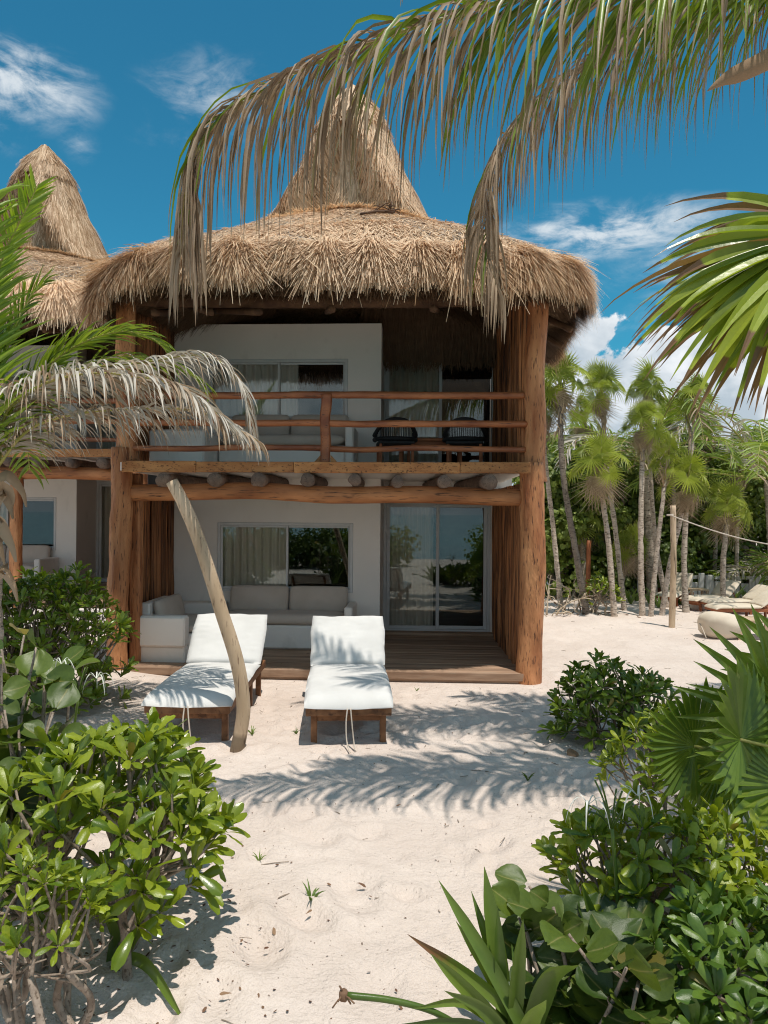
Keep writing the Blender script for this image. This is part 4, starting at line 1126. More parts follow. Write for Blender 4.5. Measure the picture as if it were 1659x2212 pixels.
def frond(palm, ctrl, n, lf, seed, m='frond', rachis='rachis', r0=.022, droop=.5, wid=.034, lift=.1, fwd=.55, part_leaflets=True, dry=0.0, start=.06, curl=.0, segs=7, jit=.12, tipd=0.0, drym='frond_dry', seg_n=48, name='frond', both=1.0, hang=(0, 0, -1)):
    """one pinnate leaf; ctrl world points from base to tip; lf(t) leaflet length"""
    r = np.random.default_rng(seed); path = spline(ctrl, seg_n); mb = MB(); tube(mb, path, np.linspace(r0, .004, seg_n), 8, True)
    fo = mb.build(name, M[rachis], palm, True, org=palm['_o'])
    T, _, _ = frames(path); g = np.array(hang, float); stuff = MB(); stuffd = MB()
    for k in range(n):
        t = start + (1 - start) * (k + r.uniform(0, .5)) / n; i = min(int(t * (seg_n - 1)), seg_n - 2); p = path[i] + (path[i + 1] - path[i]) * (t * (seg_n - 1) - i); tt = T[i]
        sd = np.cross(tt, [0, 0, 1.0]); sd /= np.linalg.norm(sd) + 1e-9; up = np.cross(sd, tt)
        for s_ in (-1, 1):
            if r.random() > both: continue
            L_ = lf(t) * r.uniform(.82, 1.12); d = tt * (fwd + .5 * t) + sd * s_ * r.uniform(.7, 1.0) + up * lift + r.normal(0, jit, 3); d /= np.linalg.norm(d)
            isdry = r.random() < (dry(t) if callable(dry) else dry); dr = (droop(t) if callable(droop) else droop) * (1.5 if isdry else 1) * r.uniform(.75, 1.25)
            pts = [p]; q = p.copy(); dd = d.copy()
            for e in range(segs):
                q = q + dd * L_ / segs; pts.append(q); dd = dd + g * dr * (.35 + e / segs) + r.normal(0, .035 + curl, 3); dd /= np.linalg.norm(dd)
            w_ = wid * r.uniform(.8, 1.15) * np.interp(np.linspace(0, 1, segs + 1), [0, .12, .4, .75, 1], [.45, .95, 1, .6, .04])
            td = 1.0 if tipd == 0 else (tipd(t) if callable(tipd) else tipd) * r.uniform(.6, 1.4)
            tint = np.clip(np.linspace(0, 1, segs + 1) - (1 - td), 0, 1) * 3.2 if tipd else np.full(segs + 1, r.uniform(-.3, .5))
            sdv = np.cross(d, up) + r.normal(0, .5, 3)
            if isdry: w_ = w_ * .72
            if part_leaflets:
                b = MB(); ribbon(b, pts, w_, sdv, .5, tint if not isdry else r.uniform(-.3, .5)); b.build('leaflet', M[drym if isdry else m], fo, True, org=palm['_o'])
            else: ribbon(stuffd if isdry else stuff, pts, w_, sdv, .5, tint if not isdry else r.uniform(-.3, .5))
    if stuff.n: stuff.build('leaflets', M[m], fo, True, org=palm['_o'], kind='stuff')
    if stuffd.n: stuffd.build('dry_leaflets', M[drym], fo, True, org=palm['_o'], kind='stuff')
    return fo


def trunk(mb, ctrl, r0, r1, seed, n=60, sides=14, ring=.05, rough=.1):
    path = spline(ctrl, n); t = np.linspace(0, 1, n)
    tube(mb, path, (r0 + (r1 - r0) * t) * (1 + ring * np.sin(t * n * 1.9)) * (1 + .35 * np.exp(-t * 20)), sides, True, rough, seed, fr=6); return path


# ------------------------------------------------------------------ coconut palm at the right, its crown just outside the frame
pr = thing('coconut_palm', 'tall coconut palm at the right whose long browning fronds hang across the sky', 'palm tree', (4.2, 5.3, gz(4.2, 5.3)))
mb = MB(); trunk(mb, [[4.35, 5.5, -.1], [4.3, 5.4, 2], [4.1, 5.3, 4.2], [3.9, 5.2, 6.0]], .15, .10, 3); mb.build('trunk', M['bark'], pr, True)
CR = np.array([3.9, 5.2, 6.05])
Q = lambda lst, y0, y1: [P(u, v, y0 + (y1 - y0) * i / (len(lst) - 1)) for i, (u, v) in enumerate(lst)]
c1 = [CR, P(1640, -90, 4.75)] + Q([(1350, -40), (1180, -18), (1050, 12), (947, 44), (820, 84), (700, 128), (592, 182), (505, 234), (452, 282), (424, 350), (408, 440), (398, 530)], 4.55, 4.2)
frond(pr, c1, 235, lambda t: np.interp(t, [0, .3, .6, .85, 1], [.8, 1.2, 1.26, 1.0, .5]), 11, 'frond', 'rachis', .024, lambda t: np.interp(t, [0, .35, .55, 1], [.42, .55, .72, .9]), .033, -.12, .85, dry=lambda t: float(np.interp(t, [.25, .42, .6, .75], [.12, .3, .7, .92])), tipd=lambda t: float(np.interp(t, [0, .3, .6, 1], [.35, .5, .85, .95])), segs=8, jit=.17, curl=.02)
c2 = [CR, P(1800, -60, 6.1)] + Q([(1659, -25), (1517, 18), (1406, 60), (1296, 116), (1200, 180), (1121, 258), (1064, 345), (1046, 443), (1056, 545), (1072, 620)], 6.1, 5.75)
frond(pr, c2, 165, lambda t: np.interp(t, [0, .25, .6, .85, 1], [.9, 1.32, 1.2, .85, .45]), 12, 'frond', 'rachis_dry', .026, lambda t: np.interp(t, [0, .4, 1], [.55, .75, .9]), .031, -.05, .8, dry=lambda t: float(np.interp(t, [.2, .45], [.45, .95])), tipd=.7, segs=8, jit=.18, curl=.02)
c3 = [CR, np.array([2.9, 5.5, 6.9]), np.array([1.8, 5.7, 7.25]), np.array([.7, 6.1, 7.15]), np.array([-.15, 6.5, 6.95])]
frond(pr, c3, 90, lambda t: np.interp(t, [0, .4, 1], [.6, .85, .4]), 13, 'frond', 'rachis', .024, .25, .040, .05, .5, dry=.35, tipd=.6, segs=7, part_leaflets=False)
for k, cc_ in enumerate(([CR, [3.0, 4.9, 6.8], [1.9, 4.6, 6.9], [.9, 4.5, 6.6], [.2, 4.5, 6.2]], [CR, [3.2, 5.6, 7.2], [2.2, 5.7, 7.6], [1.3, 5.6, 7.7], [.5, 5.4, 7.5]], [CR, [3.3, 5.8, 6.7], [2.7, 6.3, 6.9], [2.1, 6.7, 6.8], [1.6, 7.0, 6.5]])):
    frond(pr, [np.array(q, float) for q in cc_], 96, lambda t: np.interp(t, [0, .4, 1], [.7, 1.0, .45]), 34 + k, 'frond', 'rachis', .024, .4, .05, .05, .5, dry=.3, tipd=.4, segs=5, part_leaflets=False, jit=.2)
rr_ = np.random.default_rng(5)
for k, (a, dz, L_) in enumerate(((20, .5, 3.2), (75, .7, 3.0), (235, .3, 2.7), (290, .6, 3.2), (335, .3, 3.3), (250, .9, 2.6))):
    u_ = np.array([math.cos(R(a)), math.sin(R(a)), 0]); cc_ = [CR, CR + u_ * L_ * .3 + [0, 0, dz], CR + u_ * L_ * .65 + [0, 0, dz * .9], CR + u_ * L_ * .9 + [0, 0, -.1], CR + u_ * L_ + [0, 0, -.9]]
    frond(pr, cc_, 60, lambda t: np.interp(t, [0, .4, 1], [.5, .95, .4]), 40 + k, 'frond', 'rachis', .024, .5, .04, .05, .5, dry=.2, tipd=.4, segs=5, part_leaflets=False)
# brown spathe tip poking in at the top right corner
mb = MB(); pts = spline([P(1528, 197, 4.3), P(1570, 170, 4.35), P(1640, 140, 4.4), P(1760, 80, 4.6)], 12); ribbon(mb, pts, np.interp(np.linspace(0, 1, 12), [0, .3, 1], [.005, .10, .14]), [0, -.3, 1], .7, .2); mb.build('spathe', M['litter'], pr, True)


def fan_leaf(mb, hub, d, up, Rr, n=36, arc=290, split=.5, droop=.15, seed=0, wid=1.0, tint0=0.0, tip=0.0, segs=6, dish=.15, lenf=None, fold=.35):
    """palmate leaf: hub, axis d (towards the middle segment), up = leaf normal"""
    r = np.random.default_rng(seed); O = orient(d, up); x, y, z = O[:, 0], O[:, 1], O[:, 2]
    dA = R(arc) / n
    for k in range(n):
        a = -R(arc) / 2 + (k + .5) * dA; L_ = Rr * (1 - .22 * (abs(a) / R(arc / 2)) ** 2) * r.uniform(.9, 1.08) * (lenf(a) if lenf else 1)
        t = np.array([.03, .28, split, .5 + split / 2, .9, 1.0][:segs]); rr2 = t * L_
        half = np.where(t <= split, np.tan(dA / 2) * rr2, np.tan(dA / 2) * split * L_ * np.clip((1 - t) / (1 - split), 0, 1) ** .8 * 1.0 + .0005) * wid
        dz = dish * rr2 * (1 if tip >= 0 else 1) - droop * L_ * np.clip(t - split * .8, 0, 1) ** 2 * r.uniform(.6, 1.8) * 2
        ja = a + r.normal(0, .03)
        c = rr2[:, None] * (math.sin(a) * x + math.cos(a) * y)[None] + dz[:, None] * z[None]
        c = c + (t > split)[:, None] * ((t - split) * L_ * (ja - a) * 1.5)[:, None] * (math.cos(a) * x - math.sin(a) * y)[None]
        g_ = np.zeros((len(t), 3)); g_[:, 2] = -np.clip(t - split, 0, 1) ** 1.5 * droop * L_ * .9; c = c + g_
        s_ = (math.cos(a) * x - math.sin(a) * y); fo = half[:, None] * z[None] * fold * np.where(t <= split, 1, .6)[:, None]
        v = np.stack([c - s_[None] * half[:, None] + fo, c - fo * .6, c + s_[None] * half[:, None] + fo], 1).reshape(-1, 3) + hub
        m = len(t); i = np.arange(m - 1)[:, None] * 3; j = np.arange(2)[None]; q = np.stack([i + j, i + j + 1, i + 4 + j, i + 3 + j], -1).reshape(-1, 4)
        tin = tint0 + r.uniform(-.15, .25) + np.where(t > 1 - tip, 1.6, 0) if tip > 0 else np.full(m, tint0 + r.uniform(-.15, .25))
        mb.add(v, q, np.repeat(tin, 3), np.tile([0, 1.0, 0], m))


# near fan palm hanging in at the upper right
pf = thing('fan_palm', 'bright green fan palm leaning in at the upper right with brown drooping leaf tips', 'palm tree', (2.75, 3.3, gz(2.75, 3.3)))
mb = MB(); trunk(mb, [[2.95, 3.4, -.1], [2.85, 3.35, 1.2], [2.6, 3.15, 2.9], [2.38, 2.95, 3.5]], .07, .055, 6, 40); mb.build('trunk', M['bark'], pf, True)
for k, (du_, dv_, dd_, Rr, sd_) in enumerate(((0, 0, 0, .86, 1), (35, 60, .12, .82, 2), (70, -10, .25, .80, 3))):
    h_ = P(1785 + du_, 505 + dv_, 2.95 + dd_); Rr *= 1.02; mb = MB(); r = np.random.default_rng(sd_); tgt = P(1400, 830, 2.75 + dd_) if k < 2 else P(1330, 630, 3.1)
    ax_ = (tgt - h_) / np.linalg.norm(tgt - h_)
    for q_ in range(40):
        a = R(-50 + 100 * (q_ + .5) / 40) + r.normal(0, .03); O = orient(ax_, np.array([-.25, -.75, .6])); d = math.cos(a) * O[:, 1] - math.sin(a) * O[:, 0] + O[:, 2] * r.normal(.05, .12)
        L_ = Rr * r.uniform(.82, 1.12) * (1 - .10 * abs(a)); pts = [h_]; dd = d.copy(); q3 = h_.copy()
        for e in range(10): q3 = q3 + dd * L_ / 10; pts.append(q3); dd = dd + np.array([0, 0, -.075 * (e / 4)]) + r.normal(0, .018, 3); dd /= np.linalg.norm(dd)
        w_ = .054 * np.interp(np.linspace(0, 1, 11), [0, .15, .35, .6, .8, 1], [.35, .8, 1.1, .9, .38, .02]); tp = r.uniform(.62, .97)
        tin = np.where(np.linspace(0, 1, 11) > tp, 1.9, r.uniform(-.5, .6)) if r.random() > .12 else np.full(11, 1.9)
        ribbon(mb, pts, w_, O[:, 0] * math.cos(a) + O[:, 1] * math.sin(a) + r.normal(0, .35, 3), .45, tin)
    mb.build('fan_leaf', M['fan_bright'], pf, False)
    mb = MB(); tube(mb, spline([h_, (h_ + np.array([2.38, 2.95, 3.5])) / 2 + [0, 0, .1], [2.38, 2.95, 3.5]], 10), .012, 6); mb.build('leaf_stalk', M['rachis'], pf, True)

# ------------------------------------------------------------------ young coconut palm at the left edge
plx = P(-14, 1200, 6.6)[0]
pl = thing('coconut_palm', 'short coconut palm at the left edge with lime green and silvery bleached fronds', 'palm tree', (plx, 6.6, gz(plx, 6.6)))
mb = MB(); trunk(mb, [[plx + .02, 6.6, -.1], [plx, 6.62, .8], [plx - .02, 6.6, 1.7], [plx - .05, 6.6, 2.45]], .075, .085, 8, 50, ring=.07); mb.build('trunk', M['bark'], pl, True)
r = np.random.default_rng(31)
for k in range(5):       # torn fibre sheaths
    mb = MB(); b = np.array([plx + .03, 6.55, 1.5 + .22 * k]); e = b + np.array([r.uniform(.12, .28), r.uniform(-.12, .1), r.uniform(-.3, .05)])
    ribbon(mb, spline([b, (b + e) / 2 + [0, 0, .12], e, e + [.03, 0, -.16]], 10), np.interp(np.linspace(0, 1, 10), [0, .4, 1], [.12, .15, .03]), r.normal(0, 1, 3), .8, .2); mb.build('sheath', M['frond_dry'], pl, True)
LB = np.array([plx, 6.6, 2.45])
def LQ(lst, y0=6.6, y1=6.6): return [LB] + Q(lst, y0, y1)
lens_ = lambda a, b, c: (lambda t: np.interp(t, [0, .4, 1], [a, b, c]))
frond(pl, LQ([(-45, 850), (-35, 700), (5, 560), (45, 475), (82, 400)], 6.45, 6.2), 62, lens_(.55, .50, .24), 21, 'frond_lime', 'rachis', .018, .06, .036, .15, .75, segs=5, jit=.06, tipd=.1)
frond(pl, LQ([(-70, 900), (-75, 720), (-60, 560), (-20, 420)], 6.2, 5.9), 54, lens_(.85, .85, .35), 22, 'frond_lime', 'rachis', .018, .10, .038, .12, .6, segs=5, jit=.06, tipd=.15)
frond(pl, LQ([(-30, 960), (-5, 850), (20, 740), (60, 650), (95, 610)], 6.7, 6.9), 50, lens_(.6, .6, .3), 23, 'frond', 'rachis', .018, .18, .034, .1, .5, segs=5, jit=.07, tipd=.12)
frond(pl, LQ([(15, 905), (60, 840), (118, 778), (190, 735), (268, 716), (335, 735), (372, 778)], 6.9, 7.3), 86, lens_(.5, .66, .32), 24, 'frond', 'rachis', .018, .16, .032, .02, .55, segs=5, jit=.05, tipd=.12)
frond(pl, LQ([(60, 850), (150, 800), (260, 770), (380, 790), (440, 830)], 7.2, 7.7), 64, lens_(.4, .6, .3), 25, 'frond', 'rachis', .016, .3, .03, .0, .5, segs=5, tipd=.3, dry=.2, drym='frond_silver')
frond(pl, LQ([(10, 900), (43, 863), (95, 829), (160, 811), (229, 806), (300, 814), (370, 828), (430, 862), (478, 903)], 6.4, 6.1), 120, lens_(.62, .84, .40), 26, 'frond_silver', 'rachis', .018, lambda t: np.interp(t, [0, .5, 1], [.42, .42, .3]), .030, .03, .45, dry=.35, segs=6, jit=.10, drym='frond_dry')
frond(pl, LQ([(60, 850), (160, 800), (310, 783), (400, 768), (452, 770), (500, 803), (530, 860), (541, 922)], 6.7, 6.7), 100, lens_(.45, .72, .40), 27, 'frond_silver', 'rachis', .016, lambda t: np.interp(t, [0, .5, 1], [.35, .45, .5]), .026, .03, .5, dry=.2, segs=6, jit=.08, drym='frond_dry')
frond(pl, LQ([(60, 930), (160, 895), (275, 884), (400, 884), (480, 908), (556, 952)], 6.5, 6.4), 96, lens_(.5, .66, .32), 28, 'frond_silver', 'rachis', .016, .45, .026, .0, .5, dry=.4, segs=6, jit=.10, drym='frond_dry')
for k, (a, dz, L_) in enumerate(((160, .7, 2.2), (215, .6, 2.2), (110, .8, 2.0), (265, .5, 1.6))):
    u_ = np.array([math.cos(R(a)), math.sin(R(a)), 0]); cc_ = [LB, LB + u_ * L_ * .3 + [0, 0, dz], LB + u_ * L_ * .65 + [0, 0, dz * 1.1], LB + u_ * L_ + [0, 0, .1]]
    frond(pl, cc_, 40, lens_(.4, .6, .3), 60 + k, 'frond', 'rachis', .02, .3, .036, .05, .5, segs=5, part_leaflets=False, tipd=.3)

# ------------------------------------------------------------------ near shrubs
a = G(560, 1900)
shrub('large glossy green shrub on bare twisting grey stems at the lower left', -1.58, 3.48, .66, .62, .92, 135, .165, 'naupaka', 1, cap=300, stems=13, rad=.016, z_lo=.52)
shrub('pale lime leaved shrub in the bottom left corner', -1.46, 2.78, .30, .22, .72, 34, .09, 'naupaka', 2, per=(9, 14), cap=220, stems=8, rad=.013, z_lo=.6)
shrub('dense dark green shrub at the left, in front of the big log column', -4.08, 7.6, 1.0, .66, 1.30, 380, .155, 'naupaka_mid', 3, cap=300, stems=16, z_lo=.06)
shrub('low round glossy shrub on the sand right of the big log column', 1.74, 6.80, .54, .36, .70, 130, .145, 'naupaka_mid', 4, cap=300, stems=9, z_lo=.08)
shrub('bright sunlit shrub on leggy stems in front of the round fan palm leaf', 1.56, 4.90, .36, .30, .72, 36, .125, 'naupaka', 5, cap=300, stems=5, z_lo=.62)
shrub('broad glossy shrub filling the lower right, behind the round sea grape leaves', 1.22, 3.60, .62, .44, .58, 125, .14, 'naupaka', 6, cap=300, stems=10, z_lo=.35)
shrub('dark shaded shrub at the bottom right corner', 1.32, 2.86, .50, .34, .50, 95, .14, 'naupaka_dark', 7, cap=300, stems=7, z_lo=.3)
seagrape('sea grape bush with broad round leaves and a tan leaf at the left edge', -2.30, 4.15, 1.38, 18, .17, 8, 200, .45, yellow=2)
seagrape('sea grape bush low at the left edge below the tan leaf', -2.02, 3.72, .98, 14, .17, 18, 200, .36, yellow=0)
seagrape('sea grape bush with large round leaves and a yellowing leaf at the lower right', .72, 3.00, .50, 19, .16, 9, 220, .36, yellow=1)


def lily(label, cx, cy, leaves, seed, flowers=()):
    z0 = gz(cx, cy); t = thing('spider_lily', label, 'plant', (cx, cy, z0)); r = np.random.default_rng(seed)
    for (ex, ey, ez, wd, dr, tip) in leaves:
        b = np.array([cx + r.normal(0, .03), cy + r.normal(0, .03), z0 - .02]); e = np.array([ex, ey, ez]); mid = b + (e - b) * .5 + [0, 0, dr]
        mb = MB(); pts = spline([b, mid, e], 14); ribbon(mb, pts, wd * np.interp(np.linspace(0, 1, 14), [0, .1, .5, .8, 1], [.7, .85, 1, .7, .03]), np.cross(e - b, [0, -1, .25]), .45, np.linspace(0, 1, 14) * 1.9 * tip + r.uniform(-.2, .3))
        mb.build('leaf', M['lily'], t, True)
    for (sx, sy, sz, ped) in flowers:
        mb = MB(); b = np.array([cx, cy, z0]); e = np.array([sx, sy, sz]); tube(mb, spline([b, (b + e) / 2 + [.02, 0, .02], e], 14), np.linspace(.011, .008, 14), 7); mb.build('flower_stalk', M['lily'], t, True)
        for k in range(ped):
            a = TP * k / ped + r.uniform(-.3, .3); tip_ = e + np.array([.11 * math.cos(a), .05 * math.sin(a), .15 + .04 * r.normal()]); mb = MB()
            tube(mb, spline([e, e + (tip_ - e) * .5 + [0, 0, .02], tip_], 7), .0045, 5); mb.build('flower_tube', M['lily'], t, True)
            if k % 5 == 0:
                for j in range(6):
                    aa = TP * j / 6 + r.uniform(-.3, .3); u_ = np.array([math.cos(aa), math.sin(aa) * .8, 0]); mb = MB(); rl = r.uniform(.09, .13)
                    ribbon(mb, spline([tip_, tip_ + u_ * rl * .45 + [0, 0, .035], tip_ + u_ * rl * .8 + [0, 0, -.005], tip_ + u_ * rl + [0, 0, -rl * .7]], 10), np.interp(np.linspace(0, 1, 10), [0, .5, 1], [.006, .008, .002]), np.cross(u_, [0, 0, 1]), .2)
                    mb.build('petal', M['petal'], t, True)
    return t


Z_ = lambda u, v, Y: tuple(P(u, v, Y))
lily('spider lily with long strap leaves and a cut seed stalk at the bottom centre', *P(1135, 2300, 2.9)[:2], [
    (*Z_(948, 1902, 3.0), .058, .03, .1), (*Z_(1018, 1925, 3.05), .045, .02, .1), (*Z_(1046, 1872, 3.0), .075, .02, .05), (*Z_(880, 2018, 2.85), .05, .04, 1.0), (*Z_(930, 2060, 2.8), .06, .02, .2),
    (*Z_(890, 2178, 2.75), .04, .10, .6), (*Z_(868, 2212, 2.7), .045, .06, .1), (*Z_(1105, 2040, 3.05), .06, .03, .1), (*Z_(1250, 2085, 2.65), .085, .13, .1), (*Z_(1000, 2130, 2.9), .05, .02, .3), (*Z_(1180, 2160, 2.6), .07, .05, .1), (*Z_(985, 1990, 2.95), .05, .03, .1), (*Z_(1075, 1960, 2.9), .05, .03, .1), (*Z_(1130, 1985, 2.8), .06, .04, .1), (*Z_(960, 2140, 2.7), .05, .06, .1)], 3)
sk = thing('seed_stalk', 'thick green stalk ending in a withered seed head over the sand at the bottom', 'plant', tuple(P(1000, 2215, 2.78)))
mb = MB(); tube(mb, spline([P(1010, 2225, 2.80), P(930, 2183, 2.78), P(840, 2160, 2.76), P(748, 2150, 2.74)], 20), np.linspace(.011, .013, 20), 8); mb.build('stalk', M['lily'], sk, True)
mb = MB(); h_ = P(742, 2150, 2.74); pillow(mb, *h_, .035, .035, .04, None, 6, 2.5, .2)
for k in range(9): e = h_ + np.random.default_rng(k).normal(0, .022, 3); tube(mb, [h_, (h_ + e) / 2 + [0, 0, .005], e], .004, 4)
mb.build('seed_head', M['litter'], sk, True)
lily('white flowered spider lily rising among the lower right shrubs', *P(1325, 2150, 3.25)[:2], [
    (*Z_(1378, 1850, 3.3), .07, .02, .05), (*Z_(1255, 1905, 3.2), .05, .02, .1), (*Z_(1432, 1980, 3.25), .05, .02, .1), (*Z_(1225, 1990, 3.1), .05, .03, .1), (*Z_(1220, 1860, 3.4), .045, .03, .1), (*Z_(1300, 1900, 3.35), .05, .02, .05), (*Z_(1480, 2080, 3.2), .05, .08, .1)], 5,
    [(*Z_(1322, 1790, 3.3), 9)])
lily('white flowered spider lily by the dark shrub at the left', *P(110, 1760, 4.4)[:2], [
    (*Z_(118, 1660, 4.3), .05, .02, .05), (*Z_(215, 1590, 4.35), .05, .02, .05), (*Z_(172, 1575, 4.3), .05, .03, .05), (*Z_(60, 1600, 4.3), .05, .03, .05), (*Z_(150, 1640, 4.3), .05, .03, .3)], 7,
    [(*Z_(170, 1500, 4.4), 8)])
lily('strap leaved lily curving over the sand at the bottom left', *P(262, 2010, 3.35)[:2], [
    (*Z_(403, 2212, 2.95), .055, .10, .05), (*Z_(330, 2040, 3.2), .045, .08, .6), (*Z_(200, 1900, 3.3), .05, .03, .1), (*Z_(290, 1850, 3.4), .05, .03, .1), (*Z_(345, 1940, 3.3), .03, .05, .1), (*Z_(230, 2000, 3.2), .04, .1, .3)], 9)

# ------------------------------------------------------------------ fan palm at the right, low
fp = thing('fan_palm', 'low fan palm at the right edge with big pleated round leaves against the sand', 'palm tree', (2.75, 4.3, gz(2.75, 4.3)))
mb = MB(); trunk(mb, [[2.75, 4.35, -.1], [2.74, 4.33, .25], [2.72, 4.3, .5]], .07, .06, 5, 20); mb.build('trunk', M['bark'], fp, True)
B0 = np.array([2.72, 4.3, .48])
for k, (hx, hy, hY, tx_, ty_, tY, nrm, Rr, arc, sp, tp, dr) in enumerate((
        (1600, 1598, 4.0, 1530, 1500, 3.8, (-.05, -.8, .62), .44, 330, .78, .04, .12),
        (1500, 1612, 4.35, 1460, 1540, 4.3, (-.2, -.7, .7), .40, 300, .80, .10, .1),
        (1712, 1560, 4.2, 1600, 1400, 4.3, (-.15, -.85, .25), .66, 200, .45, .02, .10),
        (1705, 1700, 3.95, 1580, 1740, 3.8, (-.1, -.6, .75), .48, 240, .6, .05, .12),
        (1770, 1480, 4.6, 1730, 1300, 4.7, (-.1, -.85, .1), .62, 220, .5, .03, .1),
        (1560, 1650, 4.6, 1500, 1720, 4.6, (-.1, -.6, .75), .38, 260, .6, .05, .2))):
    h_ = P(hx, hy, hY); mb = MB(); fan_leaf(mb, h_, P(tx_, ty_, tY) - h_, nrm, Rr, 34 if arc > 250 else 20, arc, sp, dr, k + 60, 1.0 if sp > .6 else 1.5, 0, tp, dish=.12, fold=.55); mb.build('fan_leaf', M['fan'], fp, False)
    mb = MB(); tube(mb, spline([h_, (h_ + B0) / 2 + [0, 0, .06], B0], 10), .009, 6); mb.build('leaf_stalk', M['rachis'], fp, True)
# ------------------------------------------------------------------ background palms
FV = []
for s in range(5):
    mb = MB(); fan_leaf(mb, np.zeros(3), [0, 1, 0], [0, 0, 1], 1.0, (26, 30, 34, 28, 24)[s], 310, (.36, .42, .48, .34, .40)[s], (.12, .2, .08, .3, .16)[s], 200 + s, .92, 0, .14, dish=.06, fold=.8); FV.append(mb.mesh('fan_leaf', M['fan_far'], smooth=False))
FD = []
for s in range(3):
    mb = MB(); fan_leaf(mb, np.zeros(3), [0, 1, 0], [0, 0, 1], 1.0, 22, 200, .35, .5, 300 + s, .8, 0, .0, dish=-.2, fold=.6); FD.append(mb.mesh('dead_leaf', M['fan_dry'], smooth=False))


def M4(Rm, p): return Matrix(((Rm[0, 0], Rm[0, 1], Rm[0, 2], p[0]), (Rm[1, 0], Rm[1, 1], Rm[1, 2], p[1]), (Rm[2, 0], Rm[2, 1], Rm[2, 2], p[2]), (0, 0, 0, 1)))


def thatch_palm(label, base, top, Rr, seed, rad=.062, nl=15, nd=5, dark=0.0, mids=()):
    r = np.random.default_rng(seed); nl = nl + int(r.integers(-3, 3)); nd = nd + int(r.integers(0, 6)); Rr = Rr * r.uniform(.82, 1.04); bu, bv = base; b = G(bu, bv); b[2] = gz(b[0], b[1]); Yb = b[1]; t = thing('thatch_palm', label, 'palm tree', tuple(b), 'slender fan palms on the sand right of the house')
    c = P(top[0], top[1], Yb + r.uniform(-.3, .3)); mb = MB()
    ctrl = [b - [0, 0, .1]] + [P(u, v, Yb) for u, v in mids] + [c]
    if not mids: ctrl.insert(1, (b + c) / 2 + [r.normal(0, .06), 0, 0])
    path = trunk(mb, ctrl, rad, rad * .8, seed, 46, 10, .04, .16); 
    mb.t = [np.full(len(x), dark) for x in mb.t]; mb.build('trunk', M['bark'], t, True)
    mb = MB(); n = 90; i = r.integers(36, 45, n); p = path[i]; a = r.uniform(0, TP, n); o = np.stack([np.cos(a), np.sin(a), 0 * a], -1)
    blades(mb, p + o * rad * .8, o * .6 + np.array([0, 0, 1.0]) * r.choice([-1, 1], n)[:, None] * r.uniform(.3, 1, n)[:, None], o, r.uniform(.15, .35, n), .03, np.full(n, .2), .3, rs=r); mb.build('old_boots', M['fan_dry'], t, kind='stuff')
    for k in range(nl):
        a = k * 2.4 + r.uniform(-.3, .3); el = R(np.interp(k / (nl - 1), [0, .4, .8, 1], [80, 45, 5, -30])) + r.normal(0, .1)
        d = np.array([math.cos(a) * math.cos(el), math.sin(a) * math.cos(el), math.sin(el)]); stl = Rr * r.uniform(.45, 1.0); h_ = c + d * stl
        up = d * .9 + np.array([0, -.45, .15]) + r.normal(0, .15, 3); ax_ = d * .55 + np.array([0, 0, -.9 if k > 3 else .2]) + r.normal(0, .15, 3)
        inst('fan_leaf', FV[r.integers(5)], t, M4(orient(ax_, up) * Rr * r.uniform(.62, 1.0), h_))
        mb = MB(); tube(mb, [c - [0, 0, .05], c + d * stl * .6 + [0, 0, .02], h_], .012, 5); mb.build('leaf_stalk', M['rachis'], t, True)
    for k in range(nd):
        a = r.uniform(0, TP); h_ = c + np.array([math.cos(a) * .13, math.sin(a) * .13, -.18 - .1 * r.random()])
        inst('dead_leaf', FD[r.integers(3)], t, M4(orient([math.cos(a) * .35, math.sin(a) * .35, -1], [math.cos(a), math.sin(a), .4]) * Rr * r.uniform(.8, 1.2), h_))
    return t


